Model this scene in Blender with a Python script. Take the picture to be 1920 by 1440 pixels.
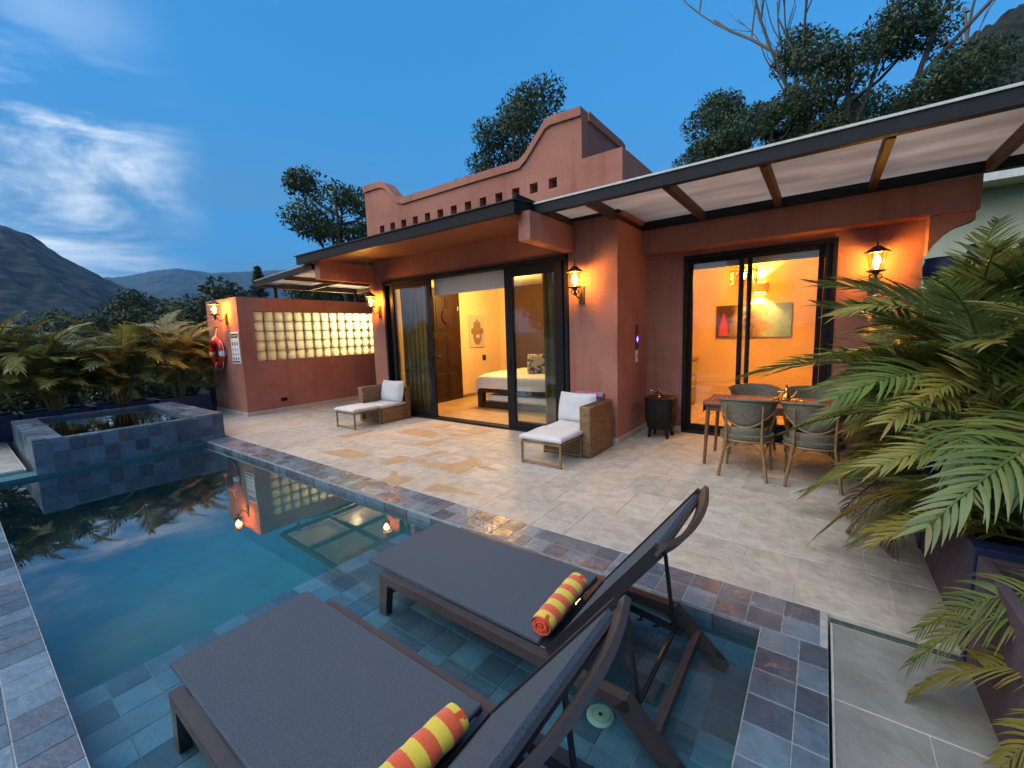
import bpy, math, random
import numpy as np
from mathutils import Matrix, Vector, noise as mnoise

R = math.radians
rnd = random.Random(11)
sc = bpy.context.scene
for o in list(bpy.data.objects):
    bpy.data.objects.remove(o)
COL = sc.collection

# ------------------------------------------------------------------ camera
cam = bpy.data.cameras.new('camera')
cam.sensor_width = 36.0
cam.lens = 14.804
cam.clip_start = 0.02
cam.clip_end = 20000
camo = bpy.data.objects.new('camera', cam)
COL.objects.link(camo)
CX, CY, CZ = (0.8059, 0.5913, -0.0310), (0.0471, -0.1162, -0.9921), (-0.5902, 0.7980, -0.1215)
camo.matrix_world = Matrix(((CX[0], -CY[0], -CZ[0], 0), (CX[1], -CY[1], -CZ[1], 0), (CX[2], -CY[2], -CZ[2], 1.6), (0, 0, 0, 1)))
sc.camera = camo

# ------------------------------------------------------------------ sky, sun, exposure
SUN_AZ, SUN_EL = -146.0, 3.0          # compass angle from +Y towards +X
SKY_TINT = (0.315, 1.45, 2.92)         # blue-hour tint of the Nishita sky
DULL = (0.58, 1.20, 1.90)
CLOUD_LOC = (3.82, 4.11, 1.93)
CLOUD0, CLOUD_FILL = (6.0, 6.2, 6.2), (9.2, 9.8, 10.4)
world = bpy.data.worlds.new('World')
sc.world = world
world.use_nodes = True
wn, wl = world.node_tree.nodes, world.node_tree.links
wn.clear()
w_out = wn.new('ShaderNodeOutputWorld')
w_bg = wn.new('ShaderNodeBackground')
w_bg.inputs['Strength'].default_value = 0.15
sky = wn.new('ShaderNodeTexSky')
sky.sky_type = 'NISHITA'
sky.sun_disc = False
sky.sun_elevation = R(SUN_EL)
sky.sun_rotation = R(SUN_AZ)
sky.altitude = 1600
sky.air_density = 1.0
sky.dust_density = 0.6
sky.ozone_density = 2.2
gm = wn.new('ShaderNodeGamma')
gm.inputs['Gamma'].default_value = 0.25
wl.new(sky.outputs[0], gm.inputs['Color'])
def wmath(op, a, b=None, clamp=False):
    nd = wn.new('ShaderNodeMath'); nd.operation = op; nd.use_clamp = clamp
    for i, v in enumerate((a, b)):
        if v is None: continue
        if isinstance(v, (int, float)): nd.inputs[i].default_value = v
        else: wl.new(v, nd.inputs[i])
    return nd.outputs[0]
def wramp(v, lo, hi, to0=0.0, to1=1.0):
    nd = wn.new('ShaderNodeMapRange'); nd.interpolation_type = 'SMOOTHSTEP'
    nd.inputs['From Min'].default_value = lo; nd.inputs['From Max'].default_value = hi
    nd.inputs['To Min'].default_value = to0; nd.inputs['To Max'].default_value = to1
    wl.new(v, nd.inputs['Value']); return nd.outputs[0]
def wmix(f, a, b, mode='MIX'):
    nd = wn.new('ShaderNodeMix'); nd.data_type = 'RGBA'; nd.blend_type = mode
    for k, v in (('Factor', f), ('A', a), ('B', b)):
        if isinstance(v, (int, float)): nd.inputs[k].default_value = v
        elif isinstance(v, tuple): nd.inputs[k].default_value = (*v, 1)
        else: wl.new(v, nd.inputs[k])
    return nd.outputs['Result']
def wnoise(scale, mapscale, rot, detail=8, rough=0.58, dist=0.3, loc=(0, 0, 0)):
    mp = wn.new('ShaderNodeMapping')
    mp.inputs['Location'].default_value = loc; mp.inputs['Scale'].default_value = mapscale; mp.inputs['Rotation'].default_value = rot
    wl.new(tc.outputs['Generated'], mp.inputs['Vector'])
    nz = wn.new('ShaderNodeTexNoise')
    nz.inputs['Scale'].default_value = scale; nz.inputs['Detail'].default_value = detail
    nz.inputs['Roughness'].default_value = rough; nz.inputs['Distortion'].default_value = dist
    wl.new(mp.outputs[0], nz.inputs['Vector']); return nz.outputs['Fac']
tc = wn.new('ShaderNodeTexCoord')
sepd = wn.new('ShaderNodeSeparateXYZ'); wl.new(tc.outputs['Generated'], sepd.inputs[0])
blue = wmix(1.0, gm.outputs[0], (SKY_TINT), 'MULTIPLY')
# grey-blue stratus low over the valley
dull = wmath('MULTIPLY', wramp(sepd.outputs['Z'], 0.46, 0.10), wramp(wnoise(1.2, (1, 1, 3.0), (0, 0, 0.4), 5), 0.30, 0.55))
c1 = wmix(wmath('MULTIPLY', dull, 0.85), blue, DULL)
# pale sunset cloud streaks; unseen bright bank high behind camera shaped as fill light
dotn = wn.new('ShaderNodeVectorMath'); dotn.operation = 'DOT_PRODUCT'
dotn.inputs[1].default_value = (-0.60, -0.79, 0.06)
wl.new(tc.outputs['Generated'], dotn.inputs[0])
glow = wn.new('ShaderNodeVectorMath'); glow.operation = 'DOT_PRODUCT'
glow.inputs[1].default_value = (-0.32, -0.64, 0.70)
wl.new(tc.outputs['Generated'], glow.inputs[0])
fill_bank = wramp(glow.outputs['Value'], 0.56, 0.95)
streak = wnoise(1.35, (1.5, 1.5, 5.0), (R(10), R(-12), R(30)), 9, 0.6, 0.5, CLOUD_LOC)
cov = wmath('ADD', streak, wmath('MULTIPLY', fill_bank, 0.60))
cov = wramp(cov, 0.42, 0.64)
cov = wmath('MULTIPLY', cov, wmath('MAXIMUM', wramp(dotn.outputs['Value'], 0.29, 0.45), fill_bank))
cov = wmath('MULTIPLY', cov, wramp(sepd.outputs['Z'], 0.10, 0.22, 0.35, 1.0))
cov = wmath('MULTIPLY', cov, wmath('MAXIMUM', wramp(sepd.outputs['Z'], 0.42, 0.30, 0.15, 1.0), fill_bank))
pale = wmix(fill_bank, CLOUD0, CLOUD_FILL)
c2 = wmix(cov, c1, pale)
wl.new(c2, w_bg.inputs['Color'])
wl.new(w_bg.outputs[0], w_out.inputs['Surface'])

sun = bpy.data.lights.new('sun', 'SUN')
sun.energy = 0.85
sun.angle = R(60)
sun.color = (1.0, 0.93, 0.86)
suno = bpy.data.objects.new('sun', sun)
COL.objects.link(suno)
_el = R(54)  # soft fill lamp, set far above the sky's low sun
_sd = Vector((math.sin(R(SUN_AZ)) * math.cos(_el), math.cos(R(SUN_AZ)) * math.cos(_el), math.sin(_el)))
suno.rotation_euler = (-_sd).to_track_quat('-Z', 'Y').to_euler()

vs = sc.view_settings
vs.view_transform = 'Standard'
vs.look = 'None'
vs.exposure = 0.75
vs.gamma = 1.0
vs.use_curve_mapping = False
sc.cycles.use_denoising = True
sc.cycles.max_bounces = 10
sc.cycles.diffuse_bounces = 4
sc.cycles.glossy_bounces = 4
sc.cycles.transmission_bounces = 8
sc.cycles.transparent_max_bounces = 24
sc.cycles.volume_bounces = 0
sc.cycles.sample_clamp_indirect = 6.0
sc.cycles.caustics_reflective = False
sc.cycles.caustics_refractive = False

# ------------------------------------------------------------------ materials
def nt(name):
    m = bpy.data.materials.new(name)
    m.use_nodes = True
    n, l = m.node_tree.nodes, m.node_tree.links
    n.clear()
    out = n.new('ShaderNodeOutputMaterial')
    return m, n, l, out

def c4(c):
    return (c[0], c[1], c[2], 1.0)

def pmat(name, c1, c2=None, scale=8.0, rough=0.7, rough2=None, bump=0.0, bscale=None, detail=6.0, metallic=0.0,
         orand=None, coord='pos', stretch=(1, 1, 1), spec=0.5, sheen=0.0, contrast=(0.35, 0.65), coat=0.0, trans=0.0, emit=None):
    """Principled material: two tones mixed by noise, optional per-object tone list (orand), fine bump."""
    m, n, l, out = nt(name)
    b = n.new('ShaderNodeBsdfPrincipled')
    l.new(b.outputs[0], out.inputs['Surface'])
    b.inputs['Metallic'].default_value = metallic
    b.inputs['Roughness'].default_value = rough
    b.inputs['Specular IOR Level'].default_value = spec
    if sheen: b.inputs['Sheen Weight'].default_value = sheen
    if coat:
        b.inputs['Coat Weight'].default_value = coat
        b.inputs['Coat Roughness'].default_value = 0.12
    if trans: b.inputs['Transmission Weight'].default_value = trans
    if emit:
        b.inputs['Emission Color'].default_value = c4(emit[0]); b.inputs['Emission Strength'].default_value = emit[1]
    if coord == 'pos':
        src = n.new('ShaderNodeNewGeometry').outputs['Position']
    else:
        src = n.new('ShaderNodeTexCoord').outputs['Object']
    mpn = n.new('ShaderNodeMapping')
    mpn.inputs['Scale'].default_value = stretch
    l.new(src, mpn.inputs['Vector'])
    vec = mpn.outputs[0]
    nz = n.new('ShaderNodeTexNoise')
    nz.inputs['Scale'].default_value = scale
    nz.inputs['Detail'].default_value = detail
    nz.inputs['Roughness'].default_value = 0.6
    l.new(vec, nz.inputs['Vector'])
    rmp = n.new('ShaderNodeMapRange')
    rmp.inputs['From Min'].default_value, rmp.inputs['From Max'].default_value = contrast
    l.new(nz.outputs['Fac'], rmp.inputs['Value'])
    fac = rmp.outputs[0]
    c2 = c2 or tuple(x * 0.8 for x in c1)
    mix = n.new('ShaderNodeMix'); mix.data_type = 'RGBA'
    l.new(fac, mix.inputs['Factor'])
    mix.inputs['B'].default_value = c4(c2)
    if orand:
        oi = n.new('ShaderNodeObjectInfo')
        ramp = n.new('ShaderNodeValToRGB')
        ramp.color_ramp.interpolation = 'CONSTANT'
        els = ramp.color_ramp.elements
        while len(els) < len(orand): els.new(0.5)
        for i, cc in enumerate(orand):
            els[i].position = i / len(orand)
            els[i].color = c4(cc)
        l.new(oi.outputs['Random'], ramp.inputs['Fac'])
        l.new(ramp.outputs['Color'], mix.inputs['A'])
        m2 = n.new('ShaderNodeMix'); m2.data_type = 'RGBA'; m2.blend_type = 'MULTIPLY'
        m2.inputs['Factor'].default_value = 1.0
        l.new(ramp.outputs['Color'], m2.inputs['A'])
        m2.inputs['B'].default_value = c4(c2)
        l.new(m2.outputs['Result'], mix.inputs['B'])
    else:
        mix.inputs['A'].default_value = c4(c1)
    l.new(mix.outputs['Result'], b.inputs['Base Color'])
    if rough2 is not None:
        rr = n.new('ShaderNodeMapRange')
        rr.inputs['To Min'].default_value, rr.inputs['To Max'].default_value = rough, rough2
        nz3 = n.new('ShaderNodeTexNoise'); nz3.inputs['Scale'].default_value = scale * 0.6; nz3.inputs['Detail'].default_value = 4
        l.new(vec, nz3.inputs['Vector'])
        rr.inputs['From Min'].default_value, rr.inputs['From Max'].default_value = 0.35, 0.65
        l.new(nz3.outputs['Fac'], rr.inputs['Value'])
        l.new(rr.outputs[0], b.inputs['Roughness'])
    if bump:
        bp = n.new('ShaderNodeBump')
        bp.inputs['Strength'].default_value = bump
        bp.inputs['Distance'].default_value = 0.02
        nz2 = n.new('ShaderNodeTexNoise')
        nz2.inputs['Scale'].default_value = bscale or scale * 4
        nz2.inputs['Detail'].default_value = 8
        l.new(vec, nz2.inputs['Vector'])
        l.new(nz2.outputs['Fac'], bp.inputs['Height'])
        l.new(bp.outputs[0], b.inputs['Normal'])
    return m

def emat(name, color, strength):
    m, n, l, out = nt(name)
    e = n.new('ShaderNodeEmission')
    e.inputs['Color'].default_value = c4(color); e.inputs['Strength'].default_value = strength
    l.new(e.outputs[0], out.inputs['Surface'])
    return m

def thin_glass(name, tint=(1, 1, 1), ior=1.5, rough=0.0, wave=None, boost=1.0):
    """clear sheet: see-through plus Fresnel reflection"""
    m, n, l, out = nt(name)
    t = n.new('ShaderNodeBsdfTransparent'); t.inputs['Color'].default_value = c4(tint)
    g = n.new('ShaderNodeBsdfGlossy'); g.inputs['Roughness'].default_value = rough
    geo = n.new('ShaderNodeNewGeometry')
    dp = n.new('ShaderNodeVectorMath'); dp.operation = 'DOT_PRODUCT'
    l.new(geo.outputs['Normal'], dp.inputs[0]); l.new(geo.outputs['Incoming'], dp.inputs[1])
    def mth(op, a, b=None):
        q = n.new('ShaderNodeMath'); q.operation = op; q.use_clamp = True
        for i, v in enumerate((a, b)):
            if v is None: continue
            if isinstance(v, float): q.inputs[i].default_value = v
            else: l.new(v, q.inputs[i])
        return q.outputs[0]
    f0 = ((ior - 1) / (ior + 1)) ** 2
    pw = mth('POWER', mth('SUBTRACT', 1.0, mth('ABSOLUTE', dp.outputs['Value'])), 5.0)
    fac = mth('MULTIPLY', mth('ADD', mth('MULTIPLY', pw, 1.0 - f0), f0), float(boost))
    mx = n.new('ShaderNodeMixShader'); l.new(fac, mx.inputs[0])
    l.new(t.outputs[0], mx.inputs[1]); l.new(g.outputs[0], mx.inputs[2])
    l.new(mx.outputs[0], out.inputs['Surface'])
    if wave:
        nz = n.new('ShaderNodeTexNoise'); nz.inputs['Scale'].default_value = wave[0]; nz.inputs['Detail'].default_value = 2
        l.new(geo.outputs['Position'], nz.inputs['Vector'])
        bp = n.new('ShaderNodeBump'); bp.inputs['Strength'].default_value = wave[1]; bp.inputs['Distance'].default_value = 0.02
        l.new(nz.outputs['Fac'], bp.inputs['Height'])
        l.new(bp.outputs[0], g.inputs['Normal'])
    return m

M = {}
def stucco_mat():
    m = pmat('stucco_terracotta', (0.475, 0.215, 0.155), (0.39, 0.165, 0.117), scale=1.5, rough=0.9, bump=0.6, bscale=60, spec=0.2, detail=12, contrast=(0.3, 0.75))
    n, l = m.node_tree.nodes, m.node_tree.links
    b = [x for x in n if x.type == 'BSDF_PRINCIPLED'][0]
    src = b.inputs['Base Color'].links[0].from_socket
    geo = n.new('ShaderNodeNewGeometry')
    for (sc_, lo, hi, dark) in (((7.0, 7.0, 0.5), 0.52, 0.78, (0.72, 0.70, 0.68)), ((0.9, 0.9, 1.2), 0.45, 0.7, (0.84, 0.80, 0.78)), ((30, 30, 30), 0.62, 0.72, (0.86, 0.84, 0.84))):
        mp_ = n.new('ShaderNodeMapping'); mp_.inputs['Scale'].default_value = sc_
        l.new(geo.outputs['Position'], mp_.inputs['Vector'])
        nz = n.new('ShaderNodeTexNoise'); nz.inputs['Scale'].default_value = 1.0; nz.inputs['Detail'].default_value = 7; nz.inputs['Roughness'].default_value = 0.65
        l.new(mp_.outputs[0], nz.inputs['Vector'])
        mr = n.new('ShaderNodeMapRange'); mr.inputs['From Min'].default_value = lo; mr.inputs['From Max'].default_value = hi
        l.new(nz.outputs['Fac'], mr.inputs['Value'])
        mx = n.new('ShaderNodeMix'); mx.data_type = 'RGBA'; mx.blend_type = 'MULTIPLY'
        l.new(mr.outputs[0], mx.inputs['Factor']); l.new(src, mx.inputs['A']); mx.inputs['B'].default_value = c4(dark)
        src = mx.outputs['Result']
    l.new(src, b.inputs['Base Color'])
    return m
M['stucco'] = stucco_mat()
M['stucco_in'] = pmat('plaster_cream', (0.72, 0.55, 0.33), (0.68, 0.50, 0.29), scale=2, rough=0.85, bump=0.1, bscale=60, spec=0.2)
M['plaster_white'] = pmat('plaster_white', (0.74, 0.70, 0.62), (0.68, 0.64, 0.57), scale=2, rough=0.85, spec=0.2)
M['brown_wall'] = pmat('wall_brown', (0.10, 0.055, 0.035), (0.085, 0.045, 0.03), scale=2, rough=0.85, spec=0.2)
M['grout'] = pmat('grout_light', (0.40, 0.41, 0.41), (0.26, 0.27, 0.27), scale=20, rough=0.9, bump=0.2)
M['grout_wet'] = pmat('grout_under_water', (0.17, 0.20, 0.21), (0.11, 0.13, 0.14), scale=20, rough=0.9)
M['grout_pale'] = pmat('grout_pale', (0.60, 0.57, 0.51), (0.46, 0.43, 0.38), scale=14, rough=0.9)
SL = [(0.115, 0.18, 0.24), (0.075, 0.112, 0.16), (0.14, 0.215, 0.28), (0.10, 0.125, 0.165), (0.16, 0.245, 0.315), (0.066, 0.098, 0.138), (0.128, 0.198, 0.262), (0.115, 0.132, 0.165), (0.09, 0.142, 0.192)]
M['slate'] = pmat('slate_tile', SL[0], (0.62, 0.62, 0.64), scale=9, rough=0.2, rough2=0.45, bump=0.32, bscale=24, orand=SL, contrast=(0.3, 0.7))
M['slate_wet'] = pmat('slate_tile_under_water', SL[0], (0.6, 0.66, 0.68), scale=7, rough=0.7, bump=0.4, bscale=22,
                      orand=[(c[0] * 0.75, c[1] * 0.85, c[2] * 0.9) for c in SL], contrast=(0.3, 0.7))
TR = [(0.455, 0.425, 0.375), (0.415, 0.39, 0.35), (0.485, 0.455, 0.41), (0.445, 0.41, 0.355), (0.40, 0.378, 0.342), (0.465, 0.438, 0.395)]
M['travertine'] = pmat('travertine_tile', TR[0], (0.70, 0.69, 0.67), scale=7.5, rough=0.45, rough2=0.7, bump=0.6, bscale=18, orand=TR, contrast=(0.40, 0.72), detail=15)
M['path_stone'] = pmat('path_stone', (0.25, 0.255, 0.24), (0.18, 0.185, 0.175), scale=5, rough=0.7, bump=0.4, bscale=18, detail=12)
M['travertine_tan'] = pmat('travertine_tan', (0.42, 0.30, 0.185), (0.33, 0.23, 0.14), scale=6, rough=0.6, bump=0.3, bscale=16, detail=8)
M['floor_in'] = pmat('floor_tan_stone', (0.52, 0.38, 0.22), (0.40, 0.27, 0.14), scale=3.5, rough=0.35, rough2=0.5, bump=0.15, detail=8)
M['pool_shell'] = pmat('pool_shell_teal', (0.035, 0.175, 0.19), (0.024, 0.13, 0.15), scale=2.2, rough=0.8)
M['black_metal'] = pmat('black_aluminium', (0.012, 0.012, 0.014), (0.018, 0.018, 0.02), rough=0.5, scale=20, spec=0.12)
M['steel_dark'] = pmat('dark_steel', (0.022, 0.024, 0.03), (0.017, 0.018, 0.022), rough=0.55, scale=12, spec=0.15)
M['rafter'] = pmat('brown_steel', (0.07, 0.038, 0.024), (0.055, 0.03, 0.02), rough=0.55, scale=8, spec=0.2)
M['trim_white'] = pmat('pale_metal_trim', (0.6, 0.62, 0.58), rough=0.45, scale=12)
M['iron'] = pmat('wrought_iron', (0.045, 0.03, 0.02), (0.06, 0.04, 0.025), rough=0.55, scale=30, bump=0.2)
M['sling'] = pmat('sling_fabric', (0.082, 0.108, 0.142), (0.045, 0.062, 0.086), scale=150, rough=0.75, bump=0.5, bscale=260, spec=0.3, coord='obj')
M['lframe'] = pmat('bronze_frame', (0.06, 0.045, 0.042), (0.048, 0.036, 0.034), scale=14, rough=0.38, rough2=0.5, coord='obj')
M['lframe_dark'] = pmat('black_tube', (0.02, 0.02, 0.024), rough=0.4, scale=20)
M['wood_dark'] = pmat('wood_dark', (0.034, 0.014, 0.007), (0.02, 0.008, 0.004), scale=3, stretch=(1, 1, 0.15), rough=0.4, bump=0.15)
M['wood_table'] = pmat('wood_table', (0.20, 0.09, 0.045), (0.14, 0.06, 0.03), scale=4, stretch=(0.2, 1, 1), rough=0.45, bump=0.1)
M['cane'] = pmat('cane_pole', (0.28, 0.17, 0.075), (0.20, 0.115, 0.05), scale=14, rough=0.45, coord='obj')
M['linen'] = pmat('white_linen', (0.72, 0.70, 0.67), (0.66, 0.64, 0.61), scale=5, rough=0.9, sheen=0.2, bump=0.15, bscale=40)
M['cushion'] = pmat('cushion_grey', (0.62, 0.62, 0.63), (0.55, 0.55, 0.57), scale=8, rough=0.92, bump=0.3, bscale=60, coord='obj')
M['brass'] = pmat('brass', (0.72, 0.46, 0.17), (0.6, 0.36, 0.12), rough=0.22, scale=20, metallic=1.0)
M['runner'] = pmat('woven_red', (0.45, 0.10, 0.05), (0.35, 0.14, 0.07), scale=60, rough=0.9, stretch=(1, 8, 1))
M['runner2'] = pmat('woven_dark', (0.13, 0.02, 0.03), (0.3, 0.07, 0.05), scale=40, rough=0.9)
M['ring_red'] = pmat('lifebuoy_red', (0.62, 0.025, 0.02), (0.55, 0.02, 0.02), rough=0.35, scale=9)
M['white'] = pmat('white_plastic', (0.78, 0.78, 0.76), (0.72, 0.72, 0.70), rough=0.45, scale=10)
M['print_dark'] = pmat('print_dark', (0.02, 0.02, 0.03), rough=0.6)
M['print_blue'] = pmat('print_blue', (0.05, 0.09, 0.2), rough=0.6)
M['print_grey'] = pmat('print_grey', (0.35, 0.38, 0.42), rough=0.6)
M['navy'] = pmat('navy_pot', (0.010, 0.016, 0.055), (0.014, 0.022, 0.07), rough=0.45, scale=6)
M['mauve'] = pmat('mauve_plaster', (0.085, 0.058, 0.075), (0.065, 0.045, 0.06), rough=0.9, scale=4, bump=0.2)
M['soil'] = pmat('soil', (0.03, 0.02, 0.012), (0.02, 0.013, 0.008), rough=1.0, scale=20, bump=0.5)
M['skirt'] = pmat('skirting_stone', (0.56, 0.52, 0.46), (0.48, 0.44, 0.38), rough=0.7, scale=6)
M['black_wood'] = pmat('black_lacquer', (0.012, 0.011, 0.012), (0.018, 0.016, 0.016), rough=0.5, scale=9, spec=0.15)
M['drain_steel'] = pmat('drain_steel', (0.09, 0.13, 0.11), (0.05, 0.08, 0.065), rough=0.5, scale=30)
M['drain'] = pmat('drain_plastic', (0.45, 0.55, 0.42), (0.4, 0.5, 0.38), rough=0.5)
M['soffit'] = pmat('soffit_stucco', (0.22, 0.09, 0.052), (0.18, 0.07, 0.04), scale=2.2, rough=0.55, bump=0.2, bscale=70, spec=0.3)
M['roof'] = pmat('roof_membrane', (0.03, 0.03, 0.032), rough=0.7, scale=5)
M['cabinet'] = pmat('cabinet_taupe', (0.22, 0.16, 0.10), (0.19, 0.135, 0.085), rough=0.6, scale=5)
M['bark'] = pmat('bark', (0.10, 0.075, 0.055), (0.06, 0.045, 0.035), scale=6, rough=0.95, bump=0.5, stretch=(1, 1, 0.3))
M['bark_pale'] = pmat('bark_pale', (0.16, 0.13, 0.105), (0.09, 0.075, 0.06), scale=5, rough=0.95, bump=0.4, stretch=(1, 1, 0.3))
M['nbr'] = pmat('neighbour_cream', (0.48, 0.50, 0.36), (0.43, 0.45, 0.33), rough=0.9, scale=3)
M['ground'] = pmat('ground_grass', (0.035, 0.045, 0.018), (0.022, 0.03, 0.012), rough=1.0, scale=0.4, bump=0.3)
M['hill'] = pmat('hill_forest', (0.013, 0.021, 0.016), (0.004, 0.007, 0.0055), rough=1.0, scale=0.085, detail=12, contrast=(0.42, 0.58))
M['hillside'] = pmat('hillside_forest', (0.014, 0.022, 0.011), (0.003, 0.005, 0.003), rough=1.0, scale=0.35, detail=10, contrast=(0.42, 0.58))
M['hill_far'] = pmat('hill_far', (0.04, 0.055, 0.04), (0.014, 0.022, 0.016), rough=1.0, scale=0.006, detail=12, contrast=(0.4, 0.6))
M['glass'] = thin_glass('window_glass', (0.93, 0.95, 0.93), 1.52, 0.0, boost=1.35)
M['lantern_glass'] = thin_glass('lantern_glass', (1.0, 0.93, 0.8), 1.3)
M['water'] = thin_glass('pool_water', (0.74, 0.94, 0.96), 1.33, 0.015, wave=(1.3, 0.03), boost=2.4)
M['spa_water'] = thin_glass('spa_water', (0.6, 0.85, 0.86), 1.33, 0.03, wave=(4.0, 0.12), boost=2.2)
M['bulb'] = emat('bulb_flame', (1.0, 0.62, 0.16), 60.0)
M['lamp_glow'] = emat('lamp_glow', (1.0, 0.55, 0.13), 14.0)
M['led'] = emat('led_violet', (0.25, 0.12, 1.0), 5.0)

def foliage(name, cols, rough=0.55, trans=0.25, spec=0.35):
    m, n, l, out = nt(name)
    b = n.new('ShaderNodeBsdfPrincipled')
    b.inputs['Roughness'].default_value = rough
    b.inputs['Specular IOR Level'].default_value = spec
    geo = n.new('ShaderNodeNewGeometry')
    rp = n.new('ShaderNodeValToRGB')
    els = rp.color_ramp.elements
    while len(els) < len(cols): els.new(0.5)
    for i, cc in enumerate(cols):
        els[i].position = i / max(1, len(cols) - 1); els[i].color = c4(cc)
    l.new(geo.outputs['Random Per Island'], rp.inputs['Fac'])
    nz = n.new('ShaderNodeTexNoise'); nz.inputs['Scale'].default_value = 0.9; nz.inputs['Detail'].default_value = 3
    l.new(geo.outputs['Position'], nz.inputs['Vector'])
    hv = n.new('ShaderNodeHueSaturation')
    mr = n.new('ShaderNodeMapRange'); mr.inputs['From Min'].default_value = 0.3; mr.inputs['From Max'].default_value = 0.7
    mr.inputs['To Min'].default_value = 0.65; mr.inputs['To Max'].default_value = 1.35
    l.new(nz.outputs['Fac'], mr.inputs['Value']); l.new(mr.outputs[0], hv.inputs['Value'])
    l.new(rp.outputs['Color'], hv.inputs['Color'])
    l.new(hv.outputs['Color'], b.inputs['Base Color'])
    t = n.new('ShaderNodeBsdfTranslucent')
    l.new(hv.outputs['Color'], t.inputs['Color'])
    mx = n.new('ShaderNodeMixShader'); mx.inputs[0].default_value = trans
    l.new(b.outputs[0], mx.inputs[1]); l.new(t.outputs[0], mx.inputs[2])
    l.new(mx.outputs[0], out.inputs['Surface'])
    return m

M['curtain'] = foliage('curtain_olive', [(0.42, 0.37, 0.20), (0.36, 0.32, 0.17)], rough=0.9, trans=0.45, spec=0.1)
M['gb_mortar'] = foliage('pale_mortar', [(0.75, 0.70, 0.55), (0.72, 0.67, 0.52)], rough=0.9, trans=0.5, spec=0.1)
M['leaf'] = foliage('leaf_dark', [(0.035, 0.065, 0.028), (0.06, 0.095, 0.038), (0.028, 0.052, 0.022), (0.085, 0.11, 0.045)])
M['leaf_forest'] = foliage('leaf_forest', [(0.03, 0.05, 0.022), (0.05, 0.07, 0.028), (0.04, 0.05, 0.025), (0.06, 0.07, 0.03)])
M['palm'] = foliage('palm_leaf', [(0.105, 0.165, 0.038), (0.145, 0.20, 0.047), (0.072, 0.125, 0.032), (0.18, 0.205, 0.052), (0.155, 0.125, 0.043)], rough=0.38, trans=0.3, spec=0.5)
M['palm_y'] = foliage('palm_leaf_yellow', [(0.26, 0.26, 0.05), (0.31, 0.26, 0.055), (0.17, 0.20, 0.045), (0.33, 0.21, 0.055)], rough=0.4, trans=0.3, spec=0.5)
M['palm_dry'] = foliage('palm_leaf_dry', [(0.16, 0.10, 0.045), (0.10, 0.06, 0.03), (0.07, 0.05, 0.03)], rough=0.8, trans=0.15, spec=0.2)
M['palm_stem'] = pmat('palm_stem', (0.20, 0.19, 0.06), (0.12, 0.12, 0.04), rough=0.5, scale=9)

def wicker(name, c1, c2, band=55.0):
    m, n, l, out = nt(name)
    b = n.new('ShaderNodeBsdfPrincipled'); b.inputs['Roughness'].default_value = 0.6
    l.new(b.outputs[0], out.inputs['Surface'])
    tcn = n.new('ShaderNodeTexCoord')
    sep = n.new('ShaderNodeSeparateXYZ'); l.new(tcn.outputs['Object'], sep.inputs[0])
    add = n.new('ShaderNodeMath'); add.operation = 'ADD'
    l.new(sep.outputs['X'], add.inputs[0]); l.new(sep.outputs['Y'], add.inputs[1])
    cb = n.new('ShaderNodeCombineXYZ'); l.new(add.outputs[0], cb.inputs['X']); l.new(sep.outputs['Z'], cb.inputs['Y'])
    br = n.new('ShaderNodeTexBrick')
    br.inputs['Scale'].default_value = band
    br.inputs['Brick Width'].default_value = 1.6; br.inputs['Row Height'].default_value = 0.55
    br.inputs['Mortar Size'].default_value = 0.05; br.inputs['Mortar Smooth'].default_value = 0.6
    br.inputs['Color1'].default_value = c4(c1); br.inputs['Color2'].default_value = c4(c2)
    br.inputs['Mortar'].default_value = c4(tuple(x * 0.22 for x in c1))
    l.new(cb.outputs[0], br.inputs['Vector'])
    nz = n.new('ShaderNodeTexNoise'); nz.inputs['Scale'].default_value = 30; l.new(tcn.outputs['Object'], nz.inputs['Vector'])
    mx = n.new('ShaderNodeMix'); mx.data_type = 'RGBA'; mx.blend_type = 'MULTIPLY'; mx.inputs['Factor'].default_value = 0.6
    l.new(br.outputs['Color'], mx.inputs['A']); l.new(nz.outputs['Color'], mx.inputs['B'])
    l.new(br.outputs['Color'], b.inputs['Base Color'])
    bp = n.new('ShaderNodeBump'); bp.inputs['Strength'].default_value = 0.6; bp.inputs['Distance'].default_value = 0.01; bp.invert = True
    l.new(br.outputs['Fac'], bp.inputs['Height']); l.new(bp.outputs[0], b.inputs['Normal'])
    return m

M['wicker'] = wicker('wicker_brown', (0.30, 0.17, 0.075), (0.20, 0.11, 0.045), 21)
M['rattan'] = wicker('rattan_grey', (0.19, 0.175, 0.125), (0.125, 0.115, 0.085), 45)

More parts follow.
